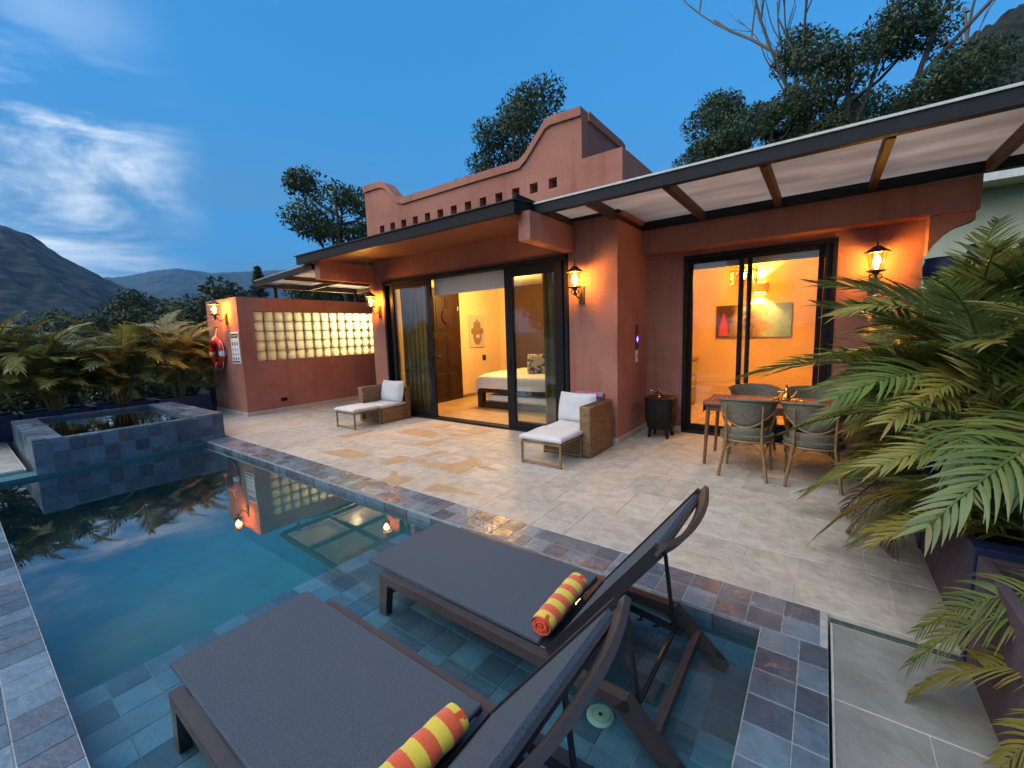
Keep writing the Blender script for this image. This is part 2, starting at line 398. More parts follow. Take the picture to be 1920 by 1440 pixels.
def panel_mat():
    m, n, l, out = nt('polycarbonate_panel')
    d = n.new('ShaderNodeBsdfDiffuse'); d.inputs['Color'].default_value = (0.72, 0.62, 0.55, 1)
    t = n.new('ShaderNodeBsdfTranslucent')
    geo = n.new('ShaderNodeNewGeometry')
    mpn = n.new('ShaderNodeMapping'); mpn.inputs['Scale'].default_value = (0.7, 2.2, 1)
    l.new(geo.outputs['Position'], mpn.inputs['Vector'])
    nz = n.new('ShaderNodeTexNoise'); nz.inputs['Scale'].default_value = 1.6; nz.inputs['Detail'].default_value = 7
    l.new(mpn.outputs[0], nz.inputs['Vector'])
    rp = n.new('ShaderNodeValToRGB')
    rp.color_ramp.elements[0].position = 0.3; rp.color_ramp.elements[0].color = (0.54, 0.48, 0.44, 1)
    rp.color_ramp.elements[1].position = 0.7; rp.color_ramp.elements[1].color = (0.86, 0.76, 0.68, 1)
    l.new(nz.outputs['Fac'], rp.inputs['Fac']); l.new(rp.outputs[0], t.inputs['Color'])
    mx = n.new('ShaderNodeMixShader'); mx.inputs[0].default_value = 0.62
    l.new(d.outputs[0], mx.inputs[1]); l.new(t.outputs[0], mx.inputs[2])
    g = n.new('ShaderNodeBsdfGlossy'); g.inputs['Roughness'].default_value = 0.18
    m2 = n.new('ShaderNodeMixShader'); m2.inputs[0].default_value = 0.06
    l.new(mx.outputs[0], m2.inputs[1]); l.new(g.outputs[0], m2.inputs[2])
    l.new(m2.outputs[0], out.inputs['Surface'])
    return m
M['panel'] = panel_mat()

def glassblock_mat():
    m, n, l, out = nt('glass_block')
    t = n.new('ShaderNodeBsdfTranslucent'); t.inputs['Color'].default_value = (0.92, 0.90, 0.78, 1)
    tr = n.new('ShaderNodeBsdfTransparent'); tr.inputs['Color'].default_value = (0.9, 0.92, 0.85, 1)
    g = n.new('ShaderNodeBsdfGlossy'); g.inputs['Roughness'].default_value = 0.08
    fr = n.new('ShaderNodeFresnel'); fr.inputs['IOR'].default_value = 1.5
    geo = n.new('ShaderNodeNewGeometry')
    nz = n.new('ShaderNodeTexNoise'); nz.inputs['Scale'].default_value = 16
    l.new(geo.outputs['Position'], nz.inputs['Vector'])
    bp = n.new('ShaderNodeBump'); bp.inputs['Strength'].default_value = 0.5; bp.inputs['Distance'].default_value = 0.03
    l.new(nz.outputs['Fac'], bp.inputs['Height'])
    for x in (t, g, fr): l.new(bp.outputs[0], x.inputs['Normal'])
    m1 = n.new('ShaderNodeMixShader'); m1.inputs[0].default_value = 0.45
    l.new(t.outputs[0], m1.inputs[1]); l.new(tr.outputs[0], m1.inputs[2])
    m2 = n.new('ShaderNodeMixShader'); l.new(fr.outputs[0], m2.inputs[0])
    l.new(m1.outputs[0], m2.inputs[1]); l.new(g.outputs[0], m2.inputs[2])
    l.new(m2.outputs[0], out.inputs['Surface'])
    return m
M['gblock'] = glassblock_mat()

def pebble_mat():
    m, n, l, out = nt('crazy_paving')
    b = n.new('ShaderNodeBsdfPrincipled'); b.inputs['Roughness'].default_value = 0.35
    l.new(b.outputs[0], out.inputs['Surface'])
    geo = n.new('ShaderNodeNewGeometry')
    v = n.new('ShaderNodeTexVoronoi'); v.feature = 'DISTANCE_TO_EDGE'; v.inputs['Scale'].default_value = 11
    l.new(geo.outputs['Position'], v.inputs['Vector'])
    r = n.new('ShaderNodeMapRange'); r.inputs['From Min'].default_value = 0.02; r.inputs['From Max'].default_value = 0.09
    l.new(v.outputs['Distance'], r.inputs['Value'])
    v2 = n.new('ShaderNodeTexVoronoi'); v2.inputs['Scale'].default_value = 11
    l.new(geo.outputs['Position'], v2.inputs['Vector'])
    rp = n.new('ShaderNodeValToRGB')
    rp.color_ramp.elements[0].color = (0.62, 0.42, 0.2, 1); rp.color_ramp.elements[1].color = (0.42, 0.27, 0.12, 1)
    l.new(v2.outputs['Color'], rp.inputs['Fac'])
    mx = n.new('ShaderNodeMix'); mx.data_type = 'RGBA'
    mx.inputs['A'].default_value = (0.08, 0.045, 0.02, 1)
    l.new(rp.outputs[0], mx.inputs['B']); l.new(r.outputs[0], mx.inputs['Factor'])
    l.new(mx.outputs['Result'], b.inputs['Base Color'])
    return m
M['pebble'] = pebble_mat()

def towel_mat(name, a, bcol, freq, phase=0.0):
    m, n, l, out = nt(name)
    b = n.new('ShaderNodeBsdfPrincipled'); b.inputs['Roughness'].default_value = 0.95
    b.inputs['Sheen Weight'].default_value = 0.3
    l.new(b.outputs[0], out.inputs['Surface'])
    tcn = n.new('ShaderNodeTexCoord')
    sep = n.new('ShaderNodeSeparateXYZ'); l.new(tcn.outputs['Object'], sep.inputs[0])
    nz = n.new('ShaderNodeTexNoise'); nz.inputs['Scale'].default_value = 260; l.new(tcn.outputs['Object'], nz.inputs['Vector'])
    f1 = n.new('ShaderNodeMath'); f1.operation = 'MULTIPLY_ADD'; f1.inputs[1].default_value = freq; f1.inputs[2].default_value = phase
    l.new(sep.outputs['Y'], f1.inputs[0])
    nn = n.new('ShaderNodeMath'); nn.operation = 'MULTIPLY_ADD'; nn.inputs[1].default_value = 0.08; l.new(nz.outputs['Fac'], nn.inputs[0]); l.new(f1.outputs[0], nn.inputs[2])
    fr = n.new('ShaderNodeMath'); fr.operation = 'FRACT'; l.new(nn.outputs[0], fr.inputs[0])
    gt = n.new('ShaderNodeMath'); gt.operation = 'GREATER_THAN'; gt.inputs[1].default_value = 0.5; l.new(fr.outputs[0], gt.inputs[0])
    mx = n.new('ShaderNodeMix'); mx.data_type = 'RGBA'
    mx.inputs['A'].default_value = c4(a); mx.inputs['B'].default_value = c4(bcol)
    l.new(gt.outputs[0], mx.inputs['Factor'])
    m2 = n.new('ShaderNodeMix'); m2.data_type = 'RGBA'; m2.blend_type = 'MULTIPLY'; m2.inputs['Factor'].default_value = 0.35
    l.new(mx.outputs['Result'], m2.inputs['A']); l.new(nz.outputs['Color'], m2.inputs['B'])
    l.new(m2.outputs['Result'], b.inputs['Base Color'])
    bp = n.new('ShaderNodeBump'); bp.inputs['Strength'].default_value = 0.7; bp.inputs['Distance'].default_value = 0.006
    l.new(nz.outputs['Fac'], bp.inputs['Height']); l.new(bp.outputs[0], b.inputs['Normal'])
    return m
M['towel'] = towel_mat('towel_striped', (0.85, 0.12, 0.035), (0.88, 0.66, 0.06), 10.0, 0.55)
M['towel_end'] = pmat('towel_orange', (0.85, 0.12, 0.035), (0.7, 0.09, 0.03), scale=120, rough=0.95, bump=0.5, coord='obj')
M['towel_b'] = towel_mat('towel_blue_red', (0.75, 0.09, 0.09), (0.16, 0.25, 0.55), 7.0)

def painting_mat():
    m, n, l, out = nt('painting')
    b = n.new('ShaderNodeBsdfPrincipled'); b.inputs['Roughness'].default_value = 0.6
    l.new(b.outputs[0], out.inputs['Surface'])
    tcn = n.new('ShaderNodeTexCoord')
    sep = n.new('ShaderNodeSeparateXYZ'); l.new(tcn.outputs['Object'], sep.inputs[0])
    nz = n.new('ShaderNodeTexNoise'); nz.inputs['Scale'].default_value = 7; nz.inputs['Detail'].default_value = 8; nz.inputs['Distortion'].default_value = 0.6
    l.new(tcn.outputs['Object'], nz.inputs['Vector'])
    ad = n.new('ShaderNodeMath'); ad.operation = 'MULTIPLY_ADD'; ad.inputs[1].default_value = 0.5; l.new(nz.outputs['Fac'], ad.inputs[0]); l.new(sep.outputs['X'], ad.inputs[2])
    mr = n.new('ShaderNodeMapRange'); mr.inputs['From Min'].default_value = -0.45; mr.inputs['From Max'].default_value = 0.95
    l.new(ad.outputs[0], mr.inputs['Value'])
    rp = n.new('ShaderNodeValToRGB')
    cols = [(0.0, (0.08, 0.03, 0.05)), (0.22, (0.05, 0.03, 0.05)), (0.38, (0.35, 0.25, 0.15)), (0.46, (0.07, 0.05, 0.05)), (0.6, (0.32, 0.2, 0.15)), (0.72, (0.28, 0.42, 0.62)), (1.0, (0.10, 0.26, 0.62))]
    els = rp.color_ramp.elements
    while len(els) < len(cols): els.new(0.5)
    for e, (p, c) in zip(els, cols): e.position = p; e.color = c4(c)
    l.new(mr.outputs[0], rp.inputs['Fac']); l.new(rp.outputs[0], b.inputs['Base Color'])
    return m
M['painting'] = painting_mat()
M['paint_red'] = pmat('painted_red', (0.5, 0.03, 0.04), (0.35, 0.05, 0.04), scale=20, rough=0.6)
M['hamsa'] = pmat('relief_brown', (0.30, 0.20, 0.12), (0.14, 0.08, 0.045), scale=40, rough=0.8)
M['hamsa_bg'] = pmat('relief_pale', (0.50, 0.44, 0.36), (0.44, 0.38, 0.30), scale=12, rough=0.85)
M['pillow'] = pmat('pillow_pattern', (0.55, 0.48, 0.38), (0.08, 0.05, 0.05), scale=9, rough=0.9, contrast=(0.5, 0.55))

# ------------------------------------------------------------------ mesh builder
class G:
    def __init__(s): s.v = []; s.f = []
    def add(s, vs, fs):
        k = len(s.v); s.v += [tuple(p) for p in vs]; s.f += [tuple(i + k for i in f) for f in fs]; return s
    def box(s, x0, y0, z0, x1, y1, z1, c=0.0):
        if c <= 0:
            return s.add([(x0, y0, z0), (x1, y0, z0), (x1, y1, z0), (x0, y1, z0), (x0, y0, z1), (x1, y0, z1), (x1, y1, z1), (x0, y1, z1)],
                         [(0, 3, 2, 1), (4, 5, 6, 7), (0, 1, 5, 4), (1, 2, 6, 5), (2, 3, 7, 6), (3, 0, 4, 7)])
        cx, cy, cz = (x0 + x1) / 2, (y0 + y1) / 2, (z0 + z1) / 2
        h = [(x1 - x0) / 2, (y1 - y0) / 2, (z1 - z0) / 2]
        c = min(c, min(h) * 0.95)
        idx = {}; vs = []
        for sx in (-1, 1):
            for sy in (-1, 1):
                for sz in (-1, 1):
                    for a in range(3):
                        sg = (sx, sy, sz)
                        p = [sg[i] * (h[i] if i == a else h[i] - c) for i in range(3)]
                        idx[(sx, sy, sz, a)] = len(vs); vs.append((cx + p[0], cy + p[1], cz + p[2]))
        fs = []
        for a in range(3):
            b_, c_ = (a + 1) % 3, (a + 2) % 3
            for sg in (-1, 1):
                q = []
                for (u, w) in ((-1, -1), (1, -1), (1, 1), (-1, 1)):
                    t = [0, 0, 0]; t[a] = sg; t[b_] = u; t[c_] = w
                    q.append(idx[(t[0], t[1], t[2], a)])
                fs.append(tuple(q if sg > 0 else q[::-1]))
        for a in range(3):
            b_, c_ = (a + 1) % 3, (a + 2) % 3
            for u in (-1, 1):
                for w in (-1, 1):
                    t0 = [0, 0, 0]; t1 = [0, 0, 0]
                    t0[a] = -1; t1[a] = 1
                    for t in (t0, t1): t[b_] = u; t[c_] = w
                    q = (idx[(*t0, b_)], idx[(*t1, b_)], idx[(*t1, c_)], idx[(*t0, c_)])
                    fs.append(q if u * w < 0 else q[::-1])
        for sx in (-1, 1):
            for sy in (-1, 1):
                for sz in (-1, 1):
                    q = (idx[(sx, sy, sz, 0)], idx[(sx, sy, sz, 1)], idx[(sx, sy, sz, 2)])
                    fs.append(q if sx * sy * sz > 0 else q[::-1])
        return s.add(vs, fs)
    def tube(s, pts, r, n=8, cap=True, flat=None):
        pts = [Vector(p) for p in pts]
        rs = r if isinstance(r, (list, tuple)) else [r] * len(pts)
        t0 = (pts[1] - pts[0]).normalized()
        ref = Vector((0, 0, 1)) if abs(t0.z) < 0.9 else Vector((1, 0, 0))
        vs = []
        for i, p in enumerate(pts):
            t = (pts[min(i + 1, len(pts) - 1)] - pts[max(i - 1, 0)]).normalized()
            u = ref - t * ref.dot(t)
            if u.length < 1e-4: u = Vector((1, 0, 0)) - t * t.x
            u.normalize(); w = t.cross(u); ref = u
            for k in range(n):
                a = 2 * math.pi * k / n
                vs.append(p + u * (math.cos(a) * rs[i] * (flat or 1)) + w * (math.sin(a) * rs[i]))
        fs = []
        for i in range(len(pts) - 1):
            for k in range(n):
                k2 = (k + 1) % n
                fs.append((i * n + k, i * n + k2, (i + 1) * n + k2, (i + 1) * n + k))
        if cap:
            fs.append(tuple(range(n))[::-1]); fs.append(tuple((len(pts) - 1) * n + k for k in range(n)))
        return s.add(vs, fs)
    def bar(s, a, b, w, h, up=(0, 0, 1), w2=None, h2=None):
        """rectangular bar from a to b, width w (sideways), height h (along up)"""
        a, b = Vector(a), Vector(b)
        t = (b - a).normalized(); up = Vector(up)
        u = (up - t * up.dot(t)).normalized(); q = t.cross(u)
        vs = []
        for p, ww, hh in ((a, w, h), (b, w2 or w, h2 or h)):
            for (i, j) in ((-1, -1), (1, -1), (1, 1), (-1, 1)):
                vs.append(p + q * (i * ww / 2) + u * (j * hh / 2))
        return s.add(vs, [(0, 1, 2, 3)[::-1], (4, 5, 6, 7), (0, 1, 5, 4), (1, 2, 6, 5), (2, 3, 7, 6), (3, 0, 4, 7)])
    def strip(s, pts, w, h, up=(0, 0, 1)):
        """rectangular section swept along a path"""
        pts = [Vector(p) for p in pts]; up = Vector(up); vs = []
        for i, p in enumerate(pts):
            t = (pts[min(i + 1, len(pts) - 1)] - pts[max(i - 1, 0)]).normalized()
            u = (up - t * up.dot(t)).normalized(); q = t.cross(u)
            for (a, b) in ((-1, -1), (1, -1), (1, 1), (-1, 1)): vs.append(p + q * (a * w / 2) + u * (b * h / 2))
        fs = [(3, 2, 1, 0), tuple(4 * (len(pts) - 1) + k for k in range(4))]
        for i in range(len(pts) - 1):
            for k in range(4):
                k2 = (k + 1) % 4
                fs.append((4 * i + k, 4 * i + k2, 4 * i + 4 + k2, 4 * i + 4 + k))
        return s.add(vs, fs)
    def lathe(s, prof, c=(0, 0, 0), n=16):
        vs = []; m = len(prof)
        for (r, z) in prof:
            for k in range(n):
                a = 2 * math.pi * k / n
                vs.append((c[0] + r * math.cos(a), c[1] + r * math.sin(a), c[2] + z))
        fs = [tuple(range(n))[::-1], tuple((m - 1) * n + k for k in range(n))]
        for i in range(m - 1):
            for k in range(n):
                k2 = (k + 1) % n
                fs.append((i * n + k, i * n + k2, (i + 1) * n + k2, (i + 1) * n + k))
        return s.add(vs, fs)
    def prism(s, poly, axis, a, b):
        """extrude a polygon. axis 'y': poly is (x,z); 'x': (y,z); 'z': (x,y)"""
        def pt(p, t): return {'y': (p[0], t, p[1]), 'x': (t, p[0], p[1]), 'z': (p[0], p[1], t)}[axis]
        n = len(poly)
        vs = [pt(p, a) for p in poly] + [pt(p, b) for p in poly]
        fs = [tuple(range(n)), tuple(range(n, 2 * n))[::-1]] + [(i, i + n, (i + 1) % n + n, (i + 1) % n) for i in range(n)]
        return s.add(vs, fs)
    def grid(s, fn, nu, nv, closed=False):
        vs = [fn(i / nu, j / nv) for i in range(nu + 1) for j in range(nv + 1)]
        fs = [(i * (nv + 1) + j, (i + 1) * (nv + 1) + j, (i + 1) * (nv + 1) + j + 1, i * (nv + 1) + j + 1) for i in range(nu) for j in range(nv)]
        return s.add(vs, fs)
    def mesh(s, name, off=(0, 0, 0), smooth=None, fixn=False):
        me = bpy.data.meshes.new(name)
        o = Vector(off)
        me.from_pydata([(p[0] - o.x, p[1] - o.y, p[2] - o.z) for p in s.v], [], s.f)
        if fixn:
            import bmesh
            bm = bmesh.new(); bm.from_mesh(me); bmesh.ops.recalc_face_normals(bm, faces=bm.faces); bm.to_mesh(me); bm.free()
        if smooth:
            me.shade_smooth()
            try: me.set_sharp_from_angle(angle=R(smooth))
            except Exception: pass
        me.update()
        return me

def link(name, me, mat=None, parent=None, loc=None):
    o = bpy.data.objects.new(name, me)
    COL.objects.link(o)
    if mat is not None and not me.materials: me.materials.append(M[mat] if isinstance(mat, str) else mat)
    if parent: o.parent = parent
    if loc is not None: o.location = loc
    return o

def tag(o, label, cat, group=None, kind=None):
    if label: o['label'] = label
    if cat: o['category'] = cat
    if group: o['group'] = group
    if kind: o['kind'] = kind
    return o

def thing(name, label, cat, loc=(0, 0, 0), group=None):
    o = bpy.data.objects.new(name, None)
    o.empty_display_size = 0.1
    COL.objects.link(o)
    o.location = loc
    return tag(o, label, cat, group)

def wpos(p):
    v = Vector((0, 0, 0))
    while p is not None: v += p.location; p = p.parent
    return v

def part(root, name, g, mat, smooth=None, label=None, fixn=False):
    """g in world coordinates; mesh becomes a child of root (roots unrotated while building)"""
    off = wpos(root)
    o = link(name, g.mesh(name, off, smooth, fixn), mat, root)
    if label: o['label'] = label
    return o

def solo(name, g, mat, label=None, cat=None, base=None, group=None, kind=None, smooth=None, fixn=False):
    b = base or (0, 0, 0)
    o = link(name, g.mesh(name, b, smooth, fixn), mat, None, b)
    return tag(o, label, cat, group, kind)

def copy_tree(o, parent=None):
    c = o.copy(); COL.objects.link(c); c.parent = parent
    for ch in [x for x in o.children]: copy_tree(ch, c)
    return c

def point(name, loc, energy, color, radius=0.04, parent=None):
    l = bpy.data.lights.new(name, 'POINT'); l.energy = energy; l.color = color; l.shadow_soft_size = radius
    o = bpy.data.objects.new(name, l); COL.objects.link(o); o.location = loc
    if parent: o.parent = parent
    return o

# ------------------------------------------------------------------ terrain, hills, haze
def noise2(x, y, s=0):
    return (math.sin(x * 1.7 + s) * math.cos(y * 1.3 - s * 0.7) + 0.5 * math.sin(x * 3.9 - y * 2.1 + s * 2.3) + 0.25 * math.cos(x * 8.3 + y * 7.1 + s)) / 1.75

g = G()
xs = [-9000, -3000, -900, -300, -120, -60, -30, -14, 6, 14, 30, 60, 120, 300, 900, 3000, 9000]
ys = [-9000, -3000, -900, -300, -100, -40, -12, 0, 12, 16, 24, 40, 80, 160, 400, 1200, 3500, 9000]
for y in ys:
    for x in xs:
        z = -2.4
        if y > 14 and abs(x) < 400: z += min(40.0, (y - 14) * 0.30) * (0.25 + 0.75 * max(0, min(1, (x + 30) / 40.0)))
        if x < -14: z -= min(12, (-x - 14) * 0.09)
        g.v.append((x, y, z))
W = len(xs)
for j in range(len(ys) - 1):
    for i in range(W - 1): g.f.append((j * W + i, j * W + i + 1, (j + 1) * W + i + 1, (j + 1) * W + i))
solo('terrain', g, 'ground', kind='structure', smooth=60)

def hill(name, az0, az1, prof, dist, depth, mat, bump, seed, na=160, nr=26, base=-14):
    """a ridge: prof = [(az, el)], heights set so the crest at `dist` stands at that elevation angle"""
    rg = np.random.default_rng(seed)
    g = G()
    az = np.linspace(az0, az1, na)
    pe = np.interp(az, [p[0] for p in prof], [p[1] for p in prof])
    for a, e in zip(az, pe):
        hc = 1.6 + dist * math.tan(R(e))
        for k in range(nr):
            t = k / (nr - 1)
            r = dist + (t - 0.55) * depth
            sh = math.sin(min(1, t / 0.55) * math.pi / 2) ** 1.3 if t < 0.55 else math.cos((t - 0.55) / 0.45 * math.pi / 2)
            f = 0.30 * noise2(a * 0.22 + t, t * 3.5, seed) * (1 - sh)
            z = base + (hc - base) * max(0, sh + f * sh)
            X, Y = r * math.sin(R(a)), r * math.cos(R(a)); q = dist / 1300.0
            z += (2.2 * bump * mnoise.noise(Vector((X / (130 * q), Y / (130 * q), seed))) * (1 - 0.7 * sh) + 1.0 * bump * mnoise.noise(Vector((X / (30 * q), Y / (30 * q), 5))) + 1.8 * bump * mnoise.noise(Vector((X / (13 * q), Y / (13 * q), 9)))) * (1 if 0 < k < nr - 1 else 0)
            g.v.append((r * math.sin(R(a)), r * math.cos(R(a)), z))
    for i in range(na - 1):
        for k in range(nr - 1): g.f.append((i * nr + k, i * nr + k + 1, (i + 1) * nr + k + 1, (i + 1) * nr + k))
    return solo(name, g, mat, kind='structure')

hill('hill', -128, -66, [(-128, 3), (-110, 7), (-98, 9.6), (-90, 10.2), (-85.7, 9.6), (-83.9, 9.1), (-82.1, 7.5), (-79.8, 6.0), (-78, 5.1), (-75, 3.6), (-70, 1.5), (-66, 0)], 1300, 1500, 'hill', 2.6, 1, na=460, nr=210)
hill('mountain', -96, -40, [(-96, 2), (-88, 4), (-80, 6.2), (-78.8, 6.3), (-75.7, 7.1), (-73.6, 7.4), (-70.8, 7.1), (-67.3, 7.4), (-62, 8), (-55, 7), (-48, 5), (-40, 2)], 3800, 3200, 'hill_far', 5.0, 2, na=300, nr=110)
hill('hillside', 0, 60, [(0, 14), (5, 17.5), (8.1, 19.6), (10.6, 20.6), (12.3, 21.2), (20, 24), (35, 24), (60, 15)], 150, 200, 'hillside', 0.7, 3, na=300, nr=130, base=6)

m, n, l, out = nt('haze_air')
pv = n.new('ShaderNodeVolumePrincipled')
pv.inputs['Color'].default_value = (0.16, 0.52, 1.0, 1)
pv.inputs['Density'].default_value = 0.00012
l.new(pv.outputs[0], out.inputs['Volume'])
g = G(); g.box(-9500, -9500, -30, 9500, 9500, 620)
HAZE = solo('haze', g, m, kind='stuff')

# ------------------------------------------------------------------ patio floor
PY0, PY1 = 2.77, 6.62
patio = solo('patio_floor', G().box(-11.4, PY0 - 0.002, -0.45, 1.9, PY1 + 0.1, -0.0035), 'grout_pale', kind='structure')
TW, TD, J = 0.61, 0.2885, 0.0045
tile_me = G().box(-TW / 2 + J / 2, -TD / 2 + J / 2, -0.022, TW / 2 - J / 2, TD / 2 - J / 2, 0, 0.0015).mesh('patio_tile')
tile_me.materials.append(M['travertine'])
rr_ = random.Random(31)
pair = 2 * TD
y = PY0
while y < PY1 - 0.02:
    off = rr_.uniform(0, TW)
    xa = -11.38
    xb = -11.38 + rr_.uniform(0.3, TW)
    while xa < 1.87:
        xb = min(xb, 1.88)
        w_ = xb - xa
        spl = rr_.random()
        if w_ < 0.35: cells = [(xa, xb, 0, 0.33), (xa, xb, 0.33, 1)] if spl < 0.5 else [(xa, xb, 0, 0.5), (xa, xb, 0.5, 1)]
        elif spl < 0.35: cells = [(xa, xb, 0, 1)]
        elif spl < 0.8: cells = [(xa, xb, 0, 0.5), (xa, xb, 0.5, 1)]
        else: cells = [(xa, (xa + xb) / 2, 0, 1), ((xa + xb) / 2, xb, 0, 0.5), ((xa + xb) / 2, xb, 0.5, 1)]
        for (ca, cb_, f0_, f1_) in cells:
            y0_, y1_ = y + f0_ * pair, min(PY1, y + f1_ * pair)
            if y1_ - y0_ < 0.03 or cb_ - ca < 0.03: continue
            cx, cy = (ca + cb_) / 2, (y0_ + y1_) / 2
            if cx < -9.9 and cy > 3.9: continue
            o = link('tile', tile_me, None, patio, (cx, cy, rr_.uniform(-0.0008, 0.0008)))
            o.scale = ((cb_ - ca) / TW, (y1_ - y0_) / TD, 1)
            o.rotation_euler = (rr_.uniform(-0.002, 0.002), rr_.uniform(-0.002, 0.002), 0)
        xa = xb
        xb = xa + rr_.choice((TW, TW, TW * 0.75, TW * 1.25, TW / 2))
    y += pair
# tan stones let into the pale floor, each with its own outline
TAN = [[(-5.65, 3.05), (-5.48, 3.34), (-4.9, 3.36), (-4.92, 3.08)], [(-4.48, 3.18), (-4.53, 3.31), (-4.53, 3.52), (-4.32, 3.55), (-4.25, 3.39), (-4.32, 3.17)], [(-4.24, 3.46), (-4.11, 3.59), (-3.95, 3.49), (-3.64, 3.62), (-3.62, 3.96), (-3.41, 3.92), (-3.3, 3.77), (-3.32, 3.69), (-3.31, 3.39), (-3.83, 3.39)], [(-4.25, 3.68), (-4.24, 3.99), (-4.06, 4.0), (-4.12, 3.87), (-4.16, 3.67)], [(-3.32, 3.72), (-3.22, 3.78), (-2.99, 3.74), (-3.08, 3.67), (-3.27, 3.67)], [(-3.93, 2.78), (-3.95, 2.93), (-4.1, 3.05), (-4.0, 3.07), (-3.9, 2.97), (-3.63, 3.04), (-3.62, 2.71)], [(-3.28, 2.81), (-3.29, 3.05), (-2.68, 3.04), (-2.67, 2.77)], [(-4.82, 4.03), (-4.7, 4.32), (-4.58, 4.63), (-4.57, 4.07)], [(-5.71, 4.4), (-5.62, 4.72), (-5.25, 4.78), (-4.92, 4.66), (-4.88, 4.42), (-5.49, 4.38)], [(-4.88, 5.0), (-4.44, 5.32), (-4.31, 5.25), (-4.41, 4.92)], [(-4.85, 4.7), (-4.66, 4.86), (-4.4, 4.86), (-4.5, 4.7)], [(-6.35, 3.7), (-6.24, 4.26), (-6.12, 4.25), (-6.08, 3.72)], [(-3.91, 4.88), (-3.37, 5.0), (-3.34, 4.9)], [(-5.4, 4.95), (-5.4, 5.22), (-5.22, 5.22), (-5.18, 4.95)]]
for P in TAN:
    part(patio, 'tan_stone', G().prism([p for p in P if p[1] > PY0] if min(p[1] for p in P) > PY0 - 0.03 else P, 'z', -0.01, 0.0022), 'travertine_tan', fixn=True)
# lower strip beside the pool's short end
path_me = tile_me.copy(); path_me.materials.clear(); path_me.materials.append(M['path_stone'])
lower = solo('side_path', G().box(0.105, -0.6, -0.45, 1.9, PY0 - 0.045, -0.0335), 'grout_pale', kind='structure')
k = 0
yy = PY0 - 0.047
while yy > -0.5:
    xa = 0.112 if k % 2 == 0 else 0.112 - 0.3
    while xa < 1.85:
        x0_, x1_ = max(0.112, xa), min(1.88, xa + 0.6)
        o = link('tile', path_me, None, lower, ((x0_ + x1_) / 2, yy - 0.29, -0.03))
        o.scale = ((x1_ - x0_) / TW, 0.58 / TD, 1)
        xa += 0.6
    yy -= 0.58; k += 1
# slot drain along the step
sd = thing('slot_drain', 'narrow steel slot drain running from the pool coping corner towards the palms', 'drain', (0.2, PY0 - 0.03, -0.05))
part(sd, 'channel', G().box(0.105, PY0 - 0.044, -0.10, 1.88, PY0 - 0.004, -0.05), M['steel_dark'])
part(sd, 'edge_bar', G().box(0.105, PY0 - 0.043, -0.05, 1.88, PY0 - 0.034, -0.024), M['drain_steel'])
part(sd, 'edge_bar', G().box(0.105, PY0 - 0.026, -0.05, 1.88, PY0 - 0.018, -0.02), M['drain_steel'])
# plain deck along the far side of the pool
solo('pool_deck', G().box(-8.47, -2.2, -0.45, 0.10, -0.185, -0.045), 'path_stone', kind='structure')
# path strip left of the tub
strip_ = solo('garden_path', G().box(-13.4, -2.2, -0.45, -8.48, 0.52, -0.012), 'grout_pale', kind='structure')
for i in range(5):
    for j in range(4):
        o = link('tile', tile_me, None, strip_, (-8.80 - i * 0.61, 0.20 - j * 0.6, -0.001)); o.scale = (1, 0.6 / TD, 1)

# ------------------------------------------------------------------ pool
PX0, PX1, QY0, QY1 = -8.05, -0.185, 0.15, 2.445
WZ = -0.075          # water level
SHX, SHZ = -2.955, -0.155
g = G()
g.box(PX0, QY0 - 0.3, -1.6, PX1 + 0.27, QY1 + 0.31, -1.35)                      # floor
g.box(PX0 - 0.3, QY0 - 0.32, -1.6, PX0, QY1 + 0.32, -0.03)
g.box(PX0, QY0 - 0.32, -1.35, PX1 + 0.27, QY0, -0.026)
g.box(PX0, QY1, -1.35, PX1 + 0.27, QY1 + 0.318, -0.026)
g.box(PX1, QY0, -1.35, PX1 + 0.27, QY1, -0.026)
pool = solo('pool_basin', g, 'pool_shell', kind='structure')
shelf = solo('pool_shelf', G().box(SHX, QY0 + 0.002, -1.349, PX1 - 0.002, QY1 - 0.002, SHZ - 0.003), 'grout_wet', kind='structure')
TS = 0.1655
sl_me = G().box(-TS / 2 + 0.0022, -TS / 2 + 0.0022, -0.02, TS / 2 - 0.0022, TS / 2 - 0.0022, 0, 0.002).mesh('slate_tile')
sl_me.materials.append(M['slate'])
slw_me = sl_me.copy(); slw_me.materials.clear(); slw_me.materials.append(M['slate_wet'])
def slate(parent, x, y, z, sx=1, sy=1, rot=(0, 0, 0), wet=False):
    o = link('tile', slw_me if wet else sl_me, None, parent, (x, y, z + rnd.uniform(-0.0008, 0.0008)))
    o.scale = (sx, sy, 1)
    o.rotation_euler = (rot[0] + rnd.uniform(-0.004, 0.004), rot[1] + rnd.uniform(-0.004, 0.004), rot[2])
    return o
nx = 16; sxw = (PX1 - SHX) / nx
ny = 14; syw = (QY1 - QY0) / ny
for i in range(nx):
    for j in range(ny):
        slate(shelf, SHX + (i + 0.5) * sxw, QY0 + (j + 0.5) * syw, SHZ, sxw / TS, syw / TS, wet=True)
